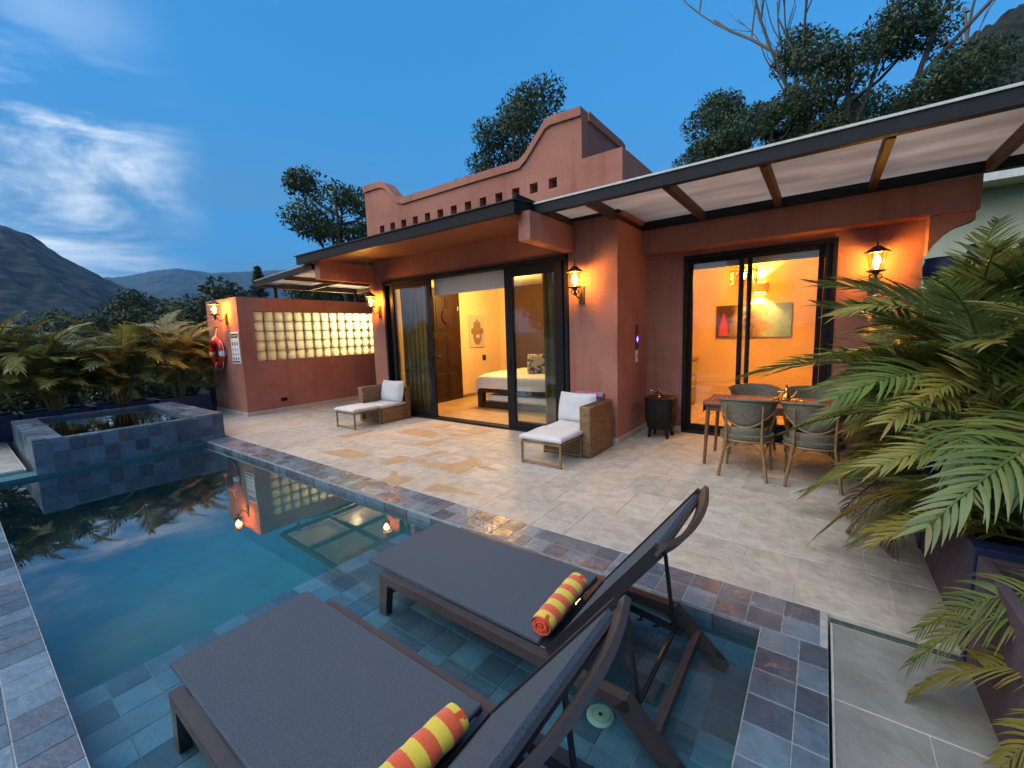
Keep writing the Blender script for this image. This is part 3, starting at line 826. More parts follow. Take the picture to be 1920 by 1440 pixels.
# coping
coping = solo('pool_coping', G().box(PX0, QY1 - 0.012, -0.024, PX1 + 0.277, PY0 - 0.004, -0.003).box(PX0, QY0 - 0.33, -0.024, PX1 + 0.277, QY0 + 0.012, -0.003)
              .box(PX1 - 0.012, QY0 + 0.012, -0.024, PX1 + 0.277, QY1 - 0.012, -0.003), 'grout', kind='structure')
x = PX0 + TS / 2
while x < 0.06:
    for j in range(2):
        slate(coping, x, QY1 - 0.01 + (j + 0.5) * 0.163, 0, 1, 0.163 / TS)
        if x < -0.35: slate(coping, x, QY0 + 0.01 - (j + 0.5) * 0.166, 0)
    x += TS
for j in range(16):
    yv = QY1 - 0.012 - (j + 0.5) * TS
    if yv < 0.1: break
    slate(coping, PX1 - 0.01 + 0.086, yv, 0, 0.172 / TS, 1)
    slate(coping, PX1 - 0.01 + 0.172 + 0.0575, yv, 0, 0.114 / TS, 1)
# waterline facing tiles under the coping (patio side and short end)
x = PX0 + 0.17
fm = G().box(-0.163, -0.006, -0.05, 0.163, 0.006, 0.05, 0.002).mesh('facing_tile'); fm.materials.append(M['slate'])
while x < PX1:
    o = link('facing_tile', fm, None, coping, (x, QY1 - 0.006, -0.075)); x += 0.331
    o = link('facing_tile', fm, None, coping, (x - 0.331, QY0 + 0.006, -0.075))
for j in range(7):
    o = link('facing_tile', fm, None, coping, (PX1 - 0.006, QY0 + 0.17 + j * 0.331, -0.075)); o.rotation_euler = (0, 0, R(90))
g = G(); g.add([(PX0, QY0 + 0.012, WZ), (PX1, QY0 + 0.012, WZ), (PX1, QY1 - 0.012, WZ), (PX0, QY1 - 0.012, WZ)], [(0, 1, 2, 3)])
solo('pool_water', g, 'water', kind='structure')
# drain fitting on the shelf
fd = thing('floor_drain', 'round pale green drain cover on the flooded shelf beneath the loungers', 'drain', (-0.74, 1.6, SHZ))
part(fd, 'flange', G().lathe([(0.062, 0.0), (0.062, 0.004), (0.055, 0.008), (0.012, 0.009)], (-0.74, 1.6, SHZ + 0.001), 28), 'drain', 40)
part(fd, 'ring', G().lathe([(0.042, 0.008), (0.042, 0.012), (0.036, 0.012), (0.036, 0.0085)], (-0.74, 1.6, SHZ + 0.001), 28), 'drain', 40)
part(fd, 'screw', G().lathe([(0.008, 0.008), (0.008, 0.013), (0.003, 0.014)], (-0.74, 1.6, SHZ + 0.001), 12), 'steel_dark')

# ------------------------------------------------------------------ hot tub
tub = thing('hot_tub', 'raised square hot tub clad in blue grey slate tiles at the pool end', 'hot tub', (-9.3, 1.65, 0))
SX0, SX1, SY0, SY1, SZ = -10.65, -8.065, 0.575, 2.715, 0.415
IX0, IX1, IY0, IY1 = -10.53, -8.24, 0.855, 2.31
g = G()
e_ = 0.004
g.box(SX0 + e_, SY0 + e_, -0.44, IX0 - .012, SY1 - e_, SZ - e_)
g.box(IX1 + .012, IY0, -0.44, SX1 - e_, IY1, SZ - 0.024)
g.box(IX0 - .012, SY0 + e_, -0.44, SX1 - e_, IY0 - .012, SZ - e_)
g.box(IX0 - .012, IY1 + .012, -0.44, SX1 - e_, SY1 - e_, SZ - e_)
g.box(IX0, IY0, -0.43, IX1, IY1, -0.30)
part(tub, 'wall', g, 'grout')
g = G(); g.box(IX0 - .012, IY0 - .012, -0.30, IX0, IY1 + .012, SZ - 0.02).box(IX0, IY0 - .012, -0.30, IX1, IY0, SZ - 0.02).box(IX0, IY1, -0.30, IX1, IY1 + .012, SZ - 0.02).box(IX1, IY0 - 0.012, -0.30, IX1 + .012, IY1 + .012, SZ - 0.04)
part(tub, 'lining', g, 'slate_wet')
def tub_tile(x, y, z, sx=1, sy=1, rot=(0, 0, 0)):
    p = tub.location
    return slate(tub, x - p.x, y - p.y, z - p.z, sx, sy, rot)
nyt = 13; w = (SY1 - SY0) / nyt
for j in range(nyt):
    for k in range(4):
        zc = SZ - 0.022 - (k + 0.5) * TS if not (IY0 < SY0 + (j + .5) * w < IY1) else SZ - 0.042 - (k + 0.5) * TS
        tub_tile(SX1, SY0 + (j + 0.5) * w, zc, 1, w / TS, (0, R(90), 0))
nxt = 15; w2 = (SX1 - SX0) / nxt
for i in range(nxt):
    xc = SX0 + (i + 0.5) * w2
    for k in range(3): tub_tile(xc, SY0, SZ - 0.022 - (k + 0.5) * TS, w2 / TS, 1, (R(90), 0, 0))
    tub_tile(xc, SY0 + 0.07, SZ, w2 / TS, 0.14 / TS); tub_tile(xc, SY0 + 0.21, SZ, w2 / TS, 0.14 / TS)
    tub_tile(xc, SY1 - 0.101, SZ, w2 / TS, 0.202 / TS); tub_tile(xc, SY1 - 0.303, SZ, w2 / TS, 0.202 / TS)
for j in range(9):
    w3 = (IY1 - IY0) / 9
    tub_tile(IX1 + 0.0875, IY0 + (j + .5) * w3, SZ - 0.02, 0.175 / TS, w3 / TS)
    tub_tile(SX0 + 0.06, IY0 + (j + .5) * w3, SZ, 0.12 / TS, w3 / TS)
g = G(); g.add([(IX0, IY0, SZ - 0.055), (IX1, IY0, SZ - 0.055), (IX1, IY1, SZ - 0.055), (IX0, IY1, SZ - 0.055)], [(0, 1, 2, 3)])
solo('hot_tub_water', g, 'spa_water', kind='structure')

# ------------------------------------------------------------------ house
house = thing('house', 'single storey terracotta stucco villa with stepped parapet and two sliding glass fronts', 'house', (-4.0, 6.6, 0))
H = lambda name, g, mat, **k: part(house, name, g, mat, **k)
FY = 5.48
# --- walls
H('wall', G().box(-7.66, FY, 0, -7.205, FY + 0.2, 3.10), 'stucco')
H('wall', G().box(-7.205, FY, 2.685, -2.985, FY + 0.2, 3.10), 'stucco')
H('pillar', G().box(-2.985, FY, 0, -2.25, 6.80, 3.10), 'stucco')
H('wall', G().box(-7.66, FY + 0.2, 0, -7.16, 9.4, 3.10), 'stucco')
g = G()
g.box(-2.25, 6.65, 0, -1.70, 6.85, 3.35).box(-1.70, 6.65, 2.625, 0.10, 6.85, 3.35).box(0.10, 6.65, 0, 0.86, 6.85, 3.35)
g.box(0.66, 6.85, 0, 0.86, 9.4, 3.35)
H('wall', g, 'stucco')
H('beam', G().box(-2.25, 6.40, 2.70, 1.22, 6.65, 3.03), 'stucco')
H('bracket', G().prism([(0.862, 2.30), (0.862, 2.695), (1.20, 2.695), (1.20, 2.60), (1.08, 2.56), (0.98, 2.48), (0.90, 2.38)], 'y', 6.44, 6.64), 'stucco', fixn=True)
H('beam', G().box(-3.04, 4.34, 2.70, -2.872, FY - 0.002, 3.035), 'stucco')
H('beam', G().box(-7.66, 4.32, 2.685, -7.50, FY - 0.002, 3.035), 'stucco')
# --- skirting
for q in ((-2.99, FY - 0.014, 0.0, -2.235, FY - 0.001, 0.085), (-2.249, FY, 0.0, -2.235, 6.648, 0.085), (-2.234, 6.636, 0, -1.70, 6.649, 0.085), (-7.66, FY - 0.014, 0, -7.21, FY - 0.001, 0.085)):
    H('skirting', G().box(*q), 'skirt')
# --- parapet with a row of square holes
top = [(-7.64, 4.50), (-7.12, 4.49), (-6.96, 4.43), (-6.66, 4.12), (-6.48, 4.055), (-5.5, 4.05), (-4.58, 4.045), (-3.80, 4.035), (-3.67, 4.12), (-3.55, 4.24), (-3.33, 4.46), (-3.24, 4.485), (-2.765, 4.465)]
hx = [-7.15 + i * 0.3267 for i in range(13)]
g = G()
g.box(-7.64, FY + 0.02, 3.10, -2.19, FY + 0.2, 3.64)
edges = [-7.64] + [e for h in hx for e in (h - 0.07, h + 0.07)] + [-2.19]
for i in range(0, len(edges), 2): g.box(edges[i], FY + 0.02, 3.64, edges[i + 1], FY + 0.2, 3.78)
g.prism(top + [(-2.765, 3.78), (-7.64, 3.78)], 'y', FY + 0.02, FY + 0.2)
g.box(-2.765, FY + 0.02, 3.78, -2.19, FY + 0.2, 3.92)
par = H('parapet', g, 'stucco', fixn=True)
def offcurve(c, d): return [(x, z + d) for (x, z) in c]
up = offcurve(top, 0.115)
part(par, 'coping', G().prism(up + top[::-1], 'y', FY - 0.012, FY + 0.232), 'stucco', fixn=True)
side = [(FY + 0.2, 4.465), (6.85, 4.465), (7.0, 4.44)]
H('parapet', G().prism(side + [(7.0, 3.1), (FY + 0.2, 3.1)], 'x', -2.95, -2.765), 'stucco', fixn=True)
H('coping', G().prism(offcurve(side, 0.115) + side[::-1], 'x', -2.98, -2.733), 'stucco', fixn=True)
H('parapet', G().box(-2.37, FY + 0.2, 3.10, -2.19, 9.2, 3.93), 'stucco')
H('roof', G().box(-7.64, FY + 0.2, 3.10, -2.97, 9.4, 3.40).box(-2.60, 6.85, 3.36, 0.86, 9.4, 3.5), 'roof')
# --- canopy over the bedroom front
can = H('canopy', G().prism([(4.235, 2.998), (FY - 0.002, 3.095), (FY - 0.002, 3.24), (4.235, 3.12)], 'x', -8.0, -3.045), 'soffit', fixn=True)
part(can, 'fascia', G().box(-8.05, 4.185, 2.985, -2.985, 4.233, 3.135, 0.004).box(-3.043, 4.235, 3.01, -2.985, FY - 0.01, 3.22), 'black_metal')
part(can, 'roof_sheet', G().prism([(4.165, 3.137), (FY + 0.01, 3.25), (FY + 0.01, 3.265), (4.165, 3.15)], 'x', -8.10, -2.97), 'roof', fixn=True)
# --- bedroom interior
H('floor', G().box(-7.16, FY + 0.08, -0.3, -2.99, 9.2, 0.028), 'floor_in')
g = G().box(-7.159, FY + 0.21, 0.028, -7.145, 9.19, 2.80)
H('inner_wall', g, 'stucco_in')
H('inner_wall', G().box(-7.145, 9.18, 0.028, -2.99, 9.3, 2.80), 'stucco_in')
H('inner_wall', G().box(-6.80, 9.165, 0.028, -2.995, 9.178, 2.80), 'brown_wall', label='dark brown wall behind the bed')
H('inner_wall', G().box(-3.0, 6.80, 0.028, -2.60, 9.3, 3.10), 'stucco_in')
H('ceiling', G().box(-7.145, FY + 0.2, 2.80, -2.99, 9.2, 2.9), 'plaster_white')
H('skirting', G().box(-7.145, 7.52, 0.028, -7.128, 9.16, 0.10), 'cabinet')
# --- sliding doors of the bedroom
def frame_rect(g, x0, x1, z0, z1, y0, y1, w, wb=None, wt=None):
    g.box(x0, y0, z0, x0 + w, y1, z1, 0.003).box(x1 - w, y0, z0, x1, y1, z1, 0.003)
    g.box(x0 + w, y0 + .002, z0, x1 - w, y1 - .002, z0 + (wb or w), 0.003).box(x0 + w, y0 + .002, z1 - (wt or w), x1 - w, y1 - .002, z1, 0.003)
    return g
def door_panel(x0, x1, z0, z1, y0, w=0.055, wb=0.09, handle=None):
    p = H('door_panel', frame_rect(G(), x0, x1, z0, z1, y0, y0 + 0.045, w, wb), 'black_metal')
    part(p, 'pane', G().box(x0 + w - .004, y0 + 0.019, z0 + wb - .004, x1 - w + .004, y0 + 0.025, z1 - w + .004), 'glass')
    if handle is not None:
        part(p, 'handle', G().box(handle - 0.012, y0 - 0.03, 0.95, handle + 0.012, y0 - 0.018, 1.2, 0.004).box(handle - .01, y0 - .02, 0.97, handle + .01, y0, 0.99).box(handle - .01, y0 - .02, 1.16, handle + .01, y0, 1.18), 'steel_dark')
    return p
g = frame_rect(G(), -7.203, -2.99, 0.0, 2.683, FY - 0.03, FY + 0.16, 0.06, 0.035)
H('door_frame', g, 'black_metal')
door_panel(-7.14, -6.0, 0.037, 2.62, FY + 0.085, 0.09)
door_panel(-7.06, -5.88, 0.037, 2.62, FY + 0.025, 0.10, handle=-5.93)
door_panel(-4.15, -3.05, 0.037, 2.62, FY + 0.085, 0.11, 0.10)
door_panel(-4.17, -3.10, 0.037, 2.62, FY + 0.025, 0.15, 0.10, handle=-4.10)
H('roller_blind', G().box(-5.92, FY + 0.168, 2.33, -4.12, FY + 0.185, 2.64).lathe([(0.03, 0), (0.03, 0.01)], (-5.0, FY + 0.2, 2.6), 8), 'plaster_white')
# --- carved wooden door on the bedroom side wall
wd = H('wooden_door', G().box(-7.143, 6.60, 0.03, -7.10, 7.50, 2.58, 0.006), 'wood_dark')
for (y0, y1, z0, z1) in ((6.70, 7.02, 0.16, 0.70), (7.08, 7.40, 0.16, 0.70), (6.70, 7.02, 0.82, 1.55), (7.08, 7.40, 0.82, 1.55), (6.70, 7.02, 1.68, 2.45), (7.08, 7.40, 1.68, 2.45)):
    part(wd, 'panel', G().box(-7.10, y0, z0, -7.082, y1, z1, 0.012).box(-7.083, y0 + .06, z0 + .06, -7.07, y1 - .06, z1 - .06, 0.01), 'wood_dark')
part(wd, 'rosette', G().add(*(lambda q: (q.v, q.f))(G().prism([(7.05 + 0.13 * math.cos(a * math.pi / 8), 2.02 + 0.16 * math.sin(a * math.pi / 8)) for a in range(16)], 'x', -7.068, -7.045))), 'wood_dark', fixn=True)
part(wd, 'handle', G().tube([(-7.09, 6.70, 1.12), (-7.03, 6.70, 1.12), (-7.03, 6.84, 1.12)], 0.012, 8).box(-7.10, 6.66, 1.0, -7.085, 6.74, 1.24, 0.004), 'iron')
for z in (0.4, 1.3, 2.2): part(wd, 'hinge', G().tube([(-7.09, 7.49, z - 0.05), (-7.09, 7.49, z + 0.05)], 0.012, 8), 'brass')
H('door_casing', G().box(-7.144, 6.52, 0.03, -7.115, 6.598, 2.66).box(-7.144, 7.502, 0.03, -7.115, 7.58, 2.66).box(-7.144, 6.598, 2.582, -7.116, 7.502, 2.66), 'wood_dark')
H('light_switch', G().box(-7.144, 8.40, 0.90, -7.132, 8.53, 1.04, 0.003), 'print_dark')
# --- dining room interior
H('floor', G().box(-2.60, 6.72, -0.3, 0.66, 9.2, 0.02), 'pebble')
H('inner_wall', G().box(-2.60, 9.18, 0.02, 0.66, 9.3, 3.0).box(0.645, 6.86, 0.02, 0.659, 9.18, 3.0).box(-2.59, 6.851, 0.02, -1.71, 6.864, 3.0).box(0.11, 6.851, 0.02, 0.645, 6.864, 3.0), 'stucco_in')
H('ceiling', G().box(-2.60, 6.85, 3.0, 0.66, 9.2, 3.1), 'stucco_in')
g = frame_rect(G(), -1.698, 0.098, 0.0, 2.623, 6.62, 6.80, 0.05, 0.03)
H('door_frame', g, 'black_metal')
door_panel(-1.645, -0.83, 0.032, 2.57, 6.735, 0.055, 0.09)
door_panel(-0.98, -0.03, 0.032, 2.57, 6.675, 0.06, 0.20, handle=-0.95)
H('jamb', G().box(-0.028, 6.64, 0.032, 0.047, 6.78, 2.572, 0.004), 'black_metal')
H('roller_blind', G().box(-1.64, 6.82, 2.44, 0.04, 6.832, 2.60), 'plaster_white')

# --- glass roof over the dining side
perg = thing('pergola', 'steel framed pergola with dirty translucent panels over the dining corner', 'pergola', (0.0, 5.5, 3.02))
part(perg, 'front_beam', G().box(-2.998, 4.60, 3.045, 3.4, 4.68, 3.165, 0.004), 'steel_dark')
part(perg, 'edge_trim', G().box(-2.995, 4.585, 3.167, 3.4, 4.70, 3.188), 'trim_white')
part(perg, 'wall_beam', G().box(-2.248, 6.34, 3.035, 2.2, 6.42, 3.14).box(-2.95, FY - 0.07, 3.105, -2.2, FY - 0.003, 3.14), 'steel_dark')
part(perg, 'edge_rafter', G().box(-2.995, 4.682, 3.05, -2.90, FY - 0.075, 3.14), 'rafter')
rx = [-2.28, -1.395, -0.518, 0.362, 1.244, 2.126]
for x in rx:
    y1 = 6.34 if x > -2.27 else 6.33
    part(perg, 'rafter', G().box(x - 0.032, 4.682, 3.035, x + 0.032, y1, 3.14, 0.003), 'rafter')
px_ = [-2.90] + rx + [3.0]
for i in range(len(px_) - 1):
    y1 = FY - 0.003 if i == 0 else 6.60
    part(perg, 'roof_panel', G().box(px_[i] + (0.0 if i == 0 else 0.004), 4.705, 3.145, px_[i + 1] - 0.004, y1, 3.157), 'panel')
part(perg, 'post', G().box(2.2, 4.6, -0.45, 2.3, 4.678, 3.04), 'steel_dark')

# ------------------------------------------------------------------ bathroom block
bath = thing('bathroom_block', 'low terracotta annex with a long glass block window beside the hot tub', 'building', (-10.5, 5.5, 0))
BX, BY, BT = -9.75, 3.745, 2.505
part(bath, 'wall', G().box(-11.38, BY, -0.4, BX, BY + 0.2, BT), 'stucco')
GY0, GY1, GZ0, GZ1 = 4.04, 7.06, 1.15, 2.215
g = G()
g.box(BX - 0.2, BY + 0.2, -0.4, BX, GY0, BT).box(BX - 0.2, GY1, -0.4, BX, 9.3, BT).box(BX - 0.2, GY0, -0.4, BX, GY1, GZ0).box(BX - 0.2, GY0, GZ1, BX, GY1, BT)
part(bath, 'wall', g, 'stucco')
part(bath, 'wall', G().box(-11.38, BY + 0.2, -0.4, -11.2, 9.3, BT).box(-11.2, 9.1, -0.4, BX - 0.2, 9.3, BT), 'plaster_white')
part(bath, 'floor', G().box(-11.2, BY + 0.2, -0.4, BX - 0.2, 9.1, 0.03), 'floor_in')
part(bath, 'shower_tiles', G().box(-11.198, BY + 0.3, 0.03, -11.185, 9.05, 2.3), 'plaster_white')
part(bath, 'skirting', G().box(BX + 0.001, BY, 0, BX + 0.014, 8.5, 0.085), 'skirt')
part(bath, 'skirting', G().box(-11.38, BY - 0.014, 0, BX + 0.014, BY - 0.001, 0.085), 'skirt')
NC, NR = 14, 5
bw, bh = (GY1 - GY0) / NC, (GZ1 - GZ0) / NR
win = part(bath, 'glass_block_window', (lambda g: [g.box(BX - 0.075, GY0 + i * bw - 0.0045, GZ0, BX - 0.004, GY0 + i * bw + 0.0045, GZ1) for i in range(1, NC)] and
     [g.box(BX - 0.073, GY0, GZ0 + k * bh - 0.0045, BX - 0.006, GY1, GZ0 + k * bh + 0.0045) for k in range(1, NR)] and g)(G()), 'gb_mortar')
gb_me = G().box(-0.038, -bw / 2 + 0.005, -bh / 2 + 0.005, 0.038, bw / 2 - 0.005, bh / 2 - 0.005, 0.006).mesh('glass_block', smooth=60)
gb_me.materials.append(M['gblock'])
for i in range(NC):
    for k in range(NR):
        link('glass_block', gb_me, None, win, Vector((BX - 0.04, GY0 + (i + .5) * bw, GZ0 + (k + .5) * bh)) - wpos(win))
part(bath, 'wall_vent', G().box(BX + 0.001, 4.44, 0.225, BX + 0.012, 4.58, 0.30, 0.003), 'black_metal')
point('bathroom_light', (-10.55 - wpos(bath).x, 6.6 - wpos(bath).y, 2.2), 130, (1.0, 0.78, 0.36), 0.12, bath)
# canopy between the annex and the house
cn_ = thing('side_canopy', 'flat translucent canopy on brown beams between annex and villa', 'canopy', (-8.9, 5.6, 2.7))
part(cn_, 'beam', G().bar((-10.1, 4.32, 2.83), (-7.70, 4.32, 2.93), 0.07, 0.10), 'steel_dark')
part(cn_, 'beam', G().bar((-10.1, 5.5, 2.80), (-7.70, 5.5, 2.90), 0.06, 0.09), 'rafter')
part(cn_, 'beam', G().bar((-10.1, 6.8, 2.80), (-7.70, 6.8, 2.90), 0.06, 0.09), 'rafter')
part(cn_, 'beam', G().bar((-10.1, 8.2, 2.80), (-7.70, 8.2, 2.90), 0.06, 0.09), 'rafter')
for x, z in ((-10.1, 2.80), (-8.9, 2.85), (-7.72, 2.90)):
    part(cn_, 'rafter', G().bar((x, 4.36, z), (x, 8.3, z), 0.06, 0.085), 'rafter')
for i, (xa, xb) in enumerate(((-10.12, -8.9), (-8.9, -7.70))):
    za, zb = 2.83 + (xa + 10.1) / 2.4 * 0.1 + 0.062, 2.83 + (xb + 10.1) / 2.4 * 0.1 + 0.062
    part(cn_, 'roof_panel', G().prism([(xa + .004, za), (xb - .004, zb), (xb - .004, zb + 0.012), (xa + .004, za + 0.012)], 'y', 4.28, 8.4), 'panel', fixn=True)
for y in (4.6, 6.6):
    part(cn_, 'post', G().box(-9.88, y - 0.025, BT, -9.83, y + 0.025, 2.78), 'steel_dark')

# ------------------------------------------------------------------ wall lanterns
def lantern(loc, wall_dir, label, energy):
    """loc = middle of the lamp glass; wall_dir = unit vector towards the wall; 0.2 m away"""
    t = thing('wall_lantern', label, 'lamp', (loc[0], loc[1], loc[2] - 0.28), 'wall lanterns on the terracotta walls')
    L = Vector(loc); d = Vector(wall_dir); s = d.cross(Vector((0, 0, 1)))
    w = L + d * 0.21
    part(t, 'backplate', G().bar(w + Vector((0, 0, -0.32)) - d * 0.011, w + Vector((0, 0, -0.08)) - d * 0.011, 0.085, 0.02, up=d), 'iron')
    pts = []
    for i in range(13):
        a = i / 12
        pts.append(w - d * (0.02 + 0.19 * a) + Vector((0, 0, -0.14 - 0.12 * math.sin(a * math.pi) + 0.03 * a)))
    part(t, 'arm', G().tube(pts, 0.010, 8).tube([L + Vector((0, 0, -0.20)) + s * (0.055 * math.sin(q / 8 * math.pi * 1.3)) * 1 + d * 0.0 + Vector((0, 0, 0.07 * (1 - math.cos(q / 8 * math.pi * 1.3)) * 0.5)) for q in range(9)], 0.007, 6)
         .tube([L + Vector((0, 0, -0.20)) - s * (0.055 * math.sin(q / 8 * math.pi * 1.3)) + Vector((0, 0, 0.07 * (1 - math.cos(q / 8 * math.pi * 1.3)) * 0.5)) for q in range(9)], 0.007, 6), 'iron', 50)
    part(t, 'base', G().lathe([(0.008, -0.22), (0.02, -0.19), (0.012, -0.16), (0.03, -0.125), (0.085, -0.108), (0.088, -0.096), (0.05, -0.094)], L, 12), 'iron', 40)
    cap = part(t, 'cap', G().lathe([(0.122, 0.098), (0.12, 0.108), (0.06, 0.15), (0.035, 0.175), (0.012, 0.18)], L, 6), 'iron')
    part(cap, 'finial', G().lathe([(0.006, 0.178), (0.014, 0.195), (0.006, 0.215), (0.002, 0.23)], L, 8), 'iron', 40)
    for k in range(6):
        a = k * math.pi / 3
        part(t, 'cage_bar', G().bar(L + Vector((0.05 * math.cos(a), 0.05 * math.sin(a), -0.095)), L + Vector((0.088 * math.cos(a), 0.088 * math.sin(a), 0.10)), 0.006, 0.006, up=(math.cos(a), math.sin(a), 0)), 'iron')
    part(t, 'glass', G().add(*(lambda q: (q.v, q.f[2:]))(G().lathe([(0.047, -0.094), (0.084, 0.099)], L, 6))), 'lantern_glass')
    part(t, 'bulb', G().lathe([(0.010, -0.085), (0.020, -0.04), (0.036, 0.0), (0.030, 0.04), (0.012, 0.068), (0.002, 0.08)], L, 12), 'bulb', 60)
    point('lantern_light', (0, 0, 0.30), energy, (1.0, 0.37, 0.035), 0.045, t)
    return t
lantern((-2.775, 5.265, 2.29), (0, 1, 0), 'lit iron wall lantern on the pillar right of the bedroom door', 62)
lantern((-7.36, 5.265, 2.30), (0, 1, 0), 'lit iron wall lantern on the narrow wall left of the bedroom door', 150)
lantern((-10.30, 3.53, 2.27), (0, 1, 0), 'lit iron wall lantern above the lifebuoy on the annex', 190)
lantern((0.45, 6.435, 2.27), (0, 1, 0), 'lit iron wall lantern beside the dining door near the palms', 72)

# ------------------------------------------------------------------ lifebuoy and safety sign on the annex
lb = thing('lifebuoy', 'red lifebuoy ring with white bands hung on the annex wall', 'lifebuoy', (-10.86, BY - 0.06, 1.0))
LC = Vector((-10.86, BY - 0.062, 1.34))
def torus(c, Rr, r, a0, a1, n, m, flat=0.8):
    g = G(); closed = abs(a1 - a0) > 6.2
    for i in range(n + 1):
        a = a0 + (a1 - a0) * i / n
        for k in range(m):
            b = 2 * math.pi * k / m
            q = Rr + r * math.cos(b)
            g.v.append((c.x + q * math.cos(a), c.y + r * flat * math.sin(b), c.z + q * math.sin(a)))
    for i in range(n):
        for k in range(m): g.f.append((i * m + k, i * m + (k + 1) % m, (i + 1) * m + (k + 1) % m, (i + 1) * m + k))
    return g
part(lb, 'ring', torus(LC, 0.285, 0.078, 0, 2 * math.pi, 48, 14), 'ring_red', 60)
for a in (0, 90, 180, 270):
    part(lb, 'band', torus(LC, 0.285, 0.081, R(a - 9), R(a + 9), 6, 14), 'white', 60)
part(lb, 'grab_line', G().tube([LC + Vector((0.372 * math.cos(R(a)) * (1 + 0.05 * math.sin(R(a * 4))), 0.0, 0.372 * math.sin(R(a)) * (1 + 0.05 * math.sin(R(a * 4))))) for a in range(0, 361, 10)], 0.007, 6).tube([LC + Vector((0.0, 0.0, 0.36)), LC + Vector((0.02, 0.04, 0.56))], 0.007, 6), 'white')
part(lb, 'hook', G().tube([LC + Vector((0.02, 0.06, 0.57)), LC + Vector((0.02, 0.0, 0.56)), LC + Vector((0.02, -0.005, 0.60))], 0.008, 6), 'steel_dark')

sg = thing('safety_sign', 'tall white pool safety notice with dark header and pictograms beside the lifebuoy', 'sign', (-9.99, BY - 0.02, 1.12))
sx0, sx1, sz0, sz1 = -10.19, -9.79, 1.12, 1.79
part(sg, 'board', G().box(sx0, BY - 0.016, sz0, sx1, BY - 0.002, sz1, 0.003), 'white')
part(sg, 'header', G().box(sx0 + .03, BY - 0.019, sz1 - 0.125, sx1 - .03, BY - 0.0165, sz1 - 0.035).box(sx0 + .03, BY - 0.019, sz0 + 0.03, sx1 - .03, BY - 0.0165, sz0 + 0.06), 'print_dark')
part(sg, 'header_line', G().box(sx0 + .06, BY - 0.021, sz1 - 0.088, sx1 - .06, BY - 0.0192, sz1 - 0.076), 'white')
for i in range(3):
    cx_ = sx0 + 0.085 + i * 0.115
    part(sg, 'pictogram', G().lathe([(0.016, 0), (0.016, 0.002)], (cx_, BY - 0.0175, sz1 - 0.18), 10).prism([(cx_ - .03, sz1 - .28), (cx_ + .03, sz1 - .28), (cx_ + .022, sz1 - .205), (cx_ - .022, sz1 - .205)], 'y', BY - 0.0185, BY - 0.0165), 'print_blue', fixn=True)
for r_ in range(3):
    for i in range(3):
        cx_, cz_ = sx0 + 0.085 + i * 0.115, sz1 - 0.37 - r_ * 0.095
        part(sg, 'pictogram', G().prism([(cx_ + .028 * math.cos(a * math.pi / 6), cz_ + .028 * math.sin(a * math.pi / 6)) for a in range(12)], 'y', BY - 0.0185, BY - 0.0165), 'print_grey' if r_ < 2 else 'print_blue', fixn=True)

# intercom and socket on the pillar side
ic = thing('door_chime', 'slim brown wall panel with a glowing violet light on the pillar side', 'wall panel', (-2.24, 6.2, 1.29))
part(ic, 'body', G().box(-2.249, 6.15, 1.30, -2.232, 6.25, 1.66, 0.004), 'mauve')
part(ic, 'light', G().box(-2.2318, 6.17, 1.43, -2.2295, 6.23, 1.455), 'led')
part(ic, 'light', G().box(-2.2318, 6.192, 1.40, -2.2295, 6.208, 1.485), 'led')
sk = thing('wall_socket', 'white wall socket below the slim panel on the pillar', 'socket', (-2.24, 6.2, 1.1))
part(sk, 'plate', G().box(-2.249, 6.15, 1.10, -2.237, 6.25, 1.275, 0.003), 'white')
part(sk, 'switch', G().box(-2.2368, 6.18, 1.155, -2.232, 6.22, 1.215, 0.002), 'print_grey')

# ------------------------------------------------------------------ bedroom furniture
bed = thing('bed', 'low dark wood bed with a white duvet inside the bedroom', 'bed', (-4.9, 7.4, 0.028))
BX0, BX1, BY0, BY1 = -5.92, -3.75, 6.75, 8.55
part(bed, 'frame', G().box(BX0, BY0, 0.36, BX1, BY0 + 0.07, 0.48, 0.005).box(BX0, BY1 - 0.07, 0.36, BX1, BY1, 0.48, 0.005).box(BX0, BY0 + 0.07, 0.36, BX0 + 0.07, BY1 - 0.07, 0.478, 0.005).box(BX0 + 0.13, BY0 + 0.02, 0.04, BX1 - 0.13, BY1 - 0.02, 0.16, 0.005), 'wood_dark')
for x in (BX0, BX1 - 0.13):
    for y in (BY0, BY1 - 0.13): part(bed, 'leg', G().box(x, y, 0.028, x + 0.13, y + 0.13, 0.36, 0.005), 'wood_dark')
part(bed, 'trundle_mattress', G().box(BX0 + 0.2, BY0 + 0.05, 0.165, BX1 - 0.2, BY1 - 0.1, 0.30, 0.03), 'linen')
def duvet(u, v):
    x = BX0 - 0.03 + u * (BX1 - BX0); y0 = BY0 - 0.035; L = BY1 - BY0 + 0.07
    s = v * (L + 0.5) - 0.25
    if s < 0: y, z = y0, 0.70 + s
    elif s > L: y, z = y0 + L, 0.70 - (s - L)
    else: y, z = y0 + s, 0.70 + 0.05 * math.sin(min(1, s / 0.3, (L - s) / 0.3) * math.pi / 2)
    e = min(1, u / 0.06); z -= (1 - e) ** 2 * 0.16
    z += 0.012 * noise2(x * 3, y * 3.3, 1); y += 0.012 * noise2(x * 5, z * 4, 2) * (1 if s < 0 else 0)
    return (x, y, z)
part(bed, 'duvet', G().grid(duvet, 40, 40), 'linen', 80)
part(bed, 'mattress', G().box(BX0 + 0.02, BY0, 0.482, BX1, BY1, 0.66, 0.04), 'linen')
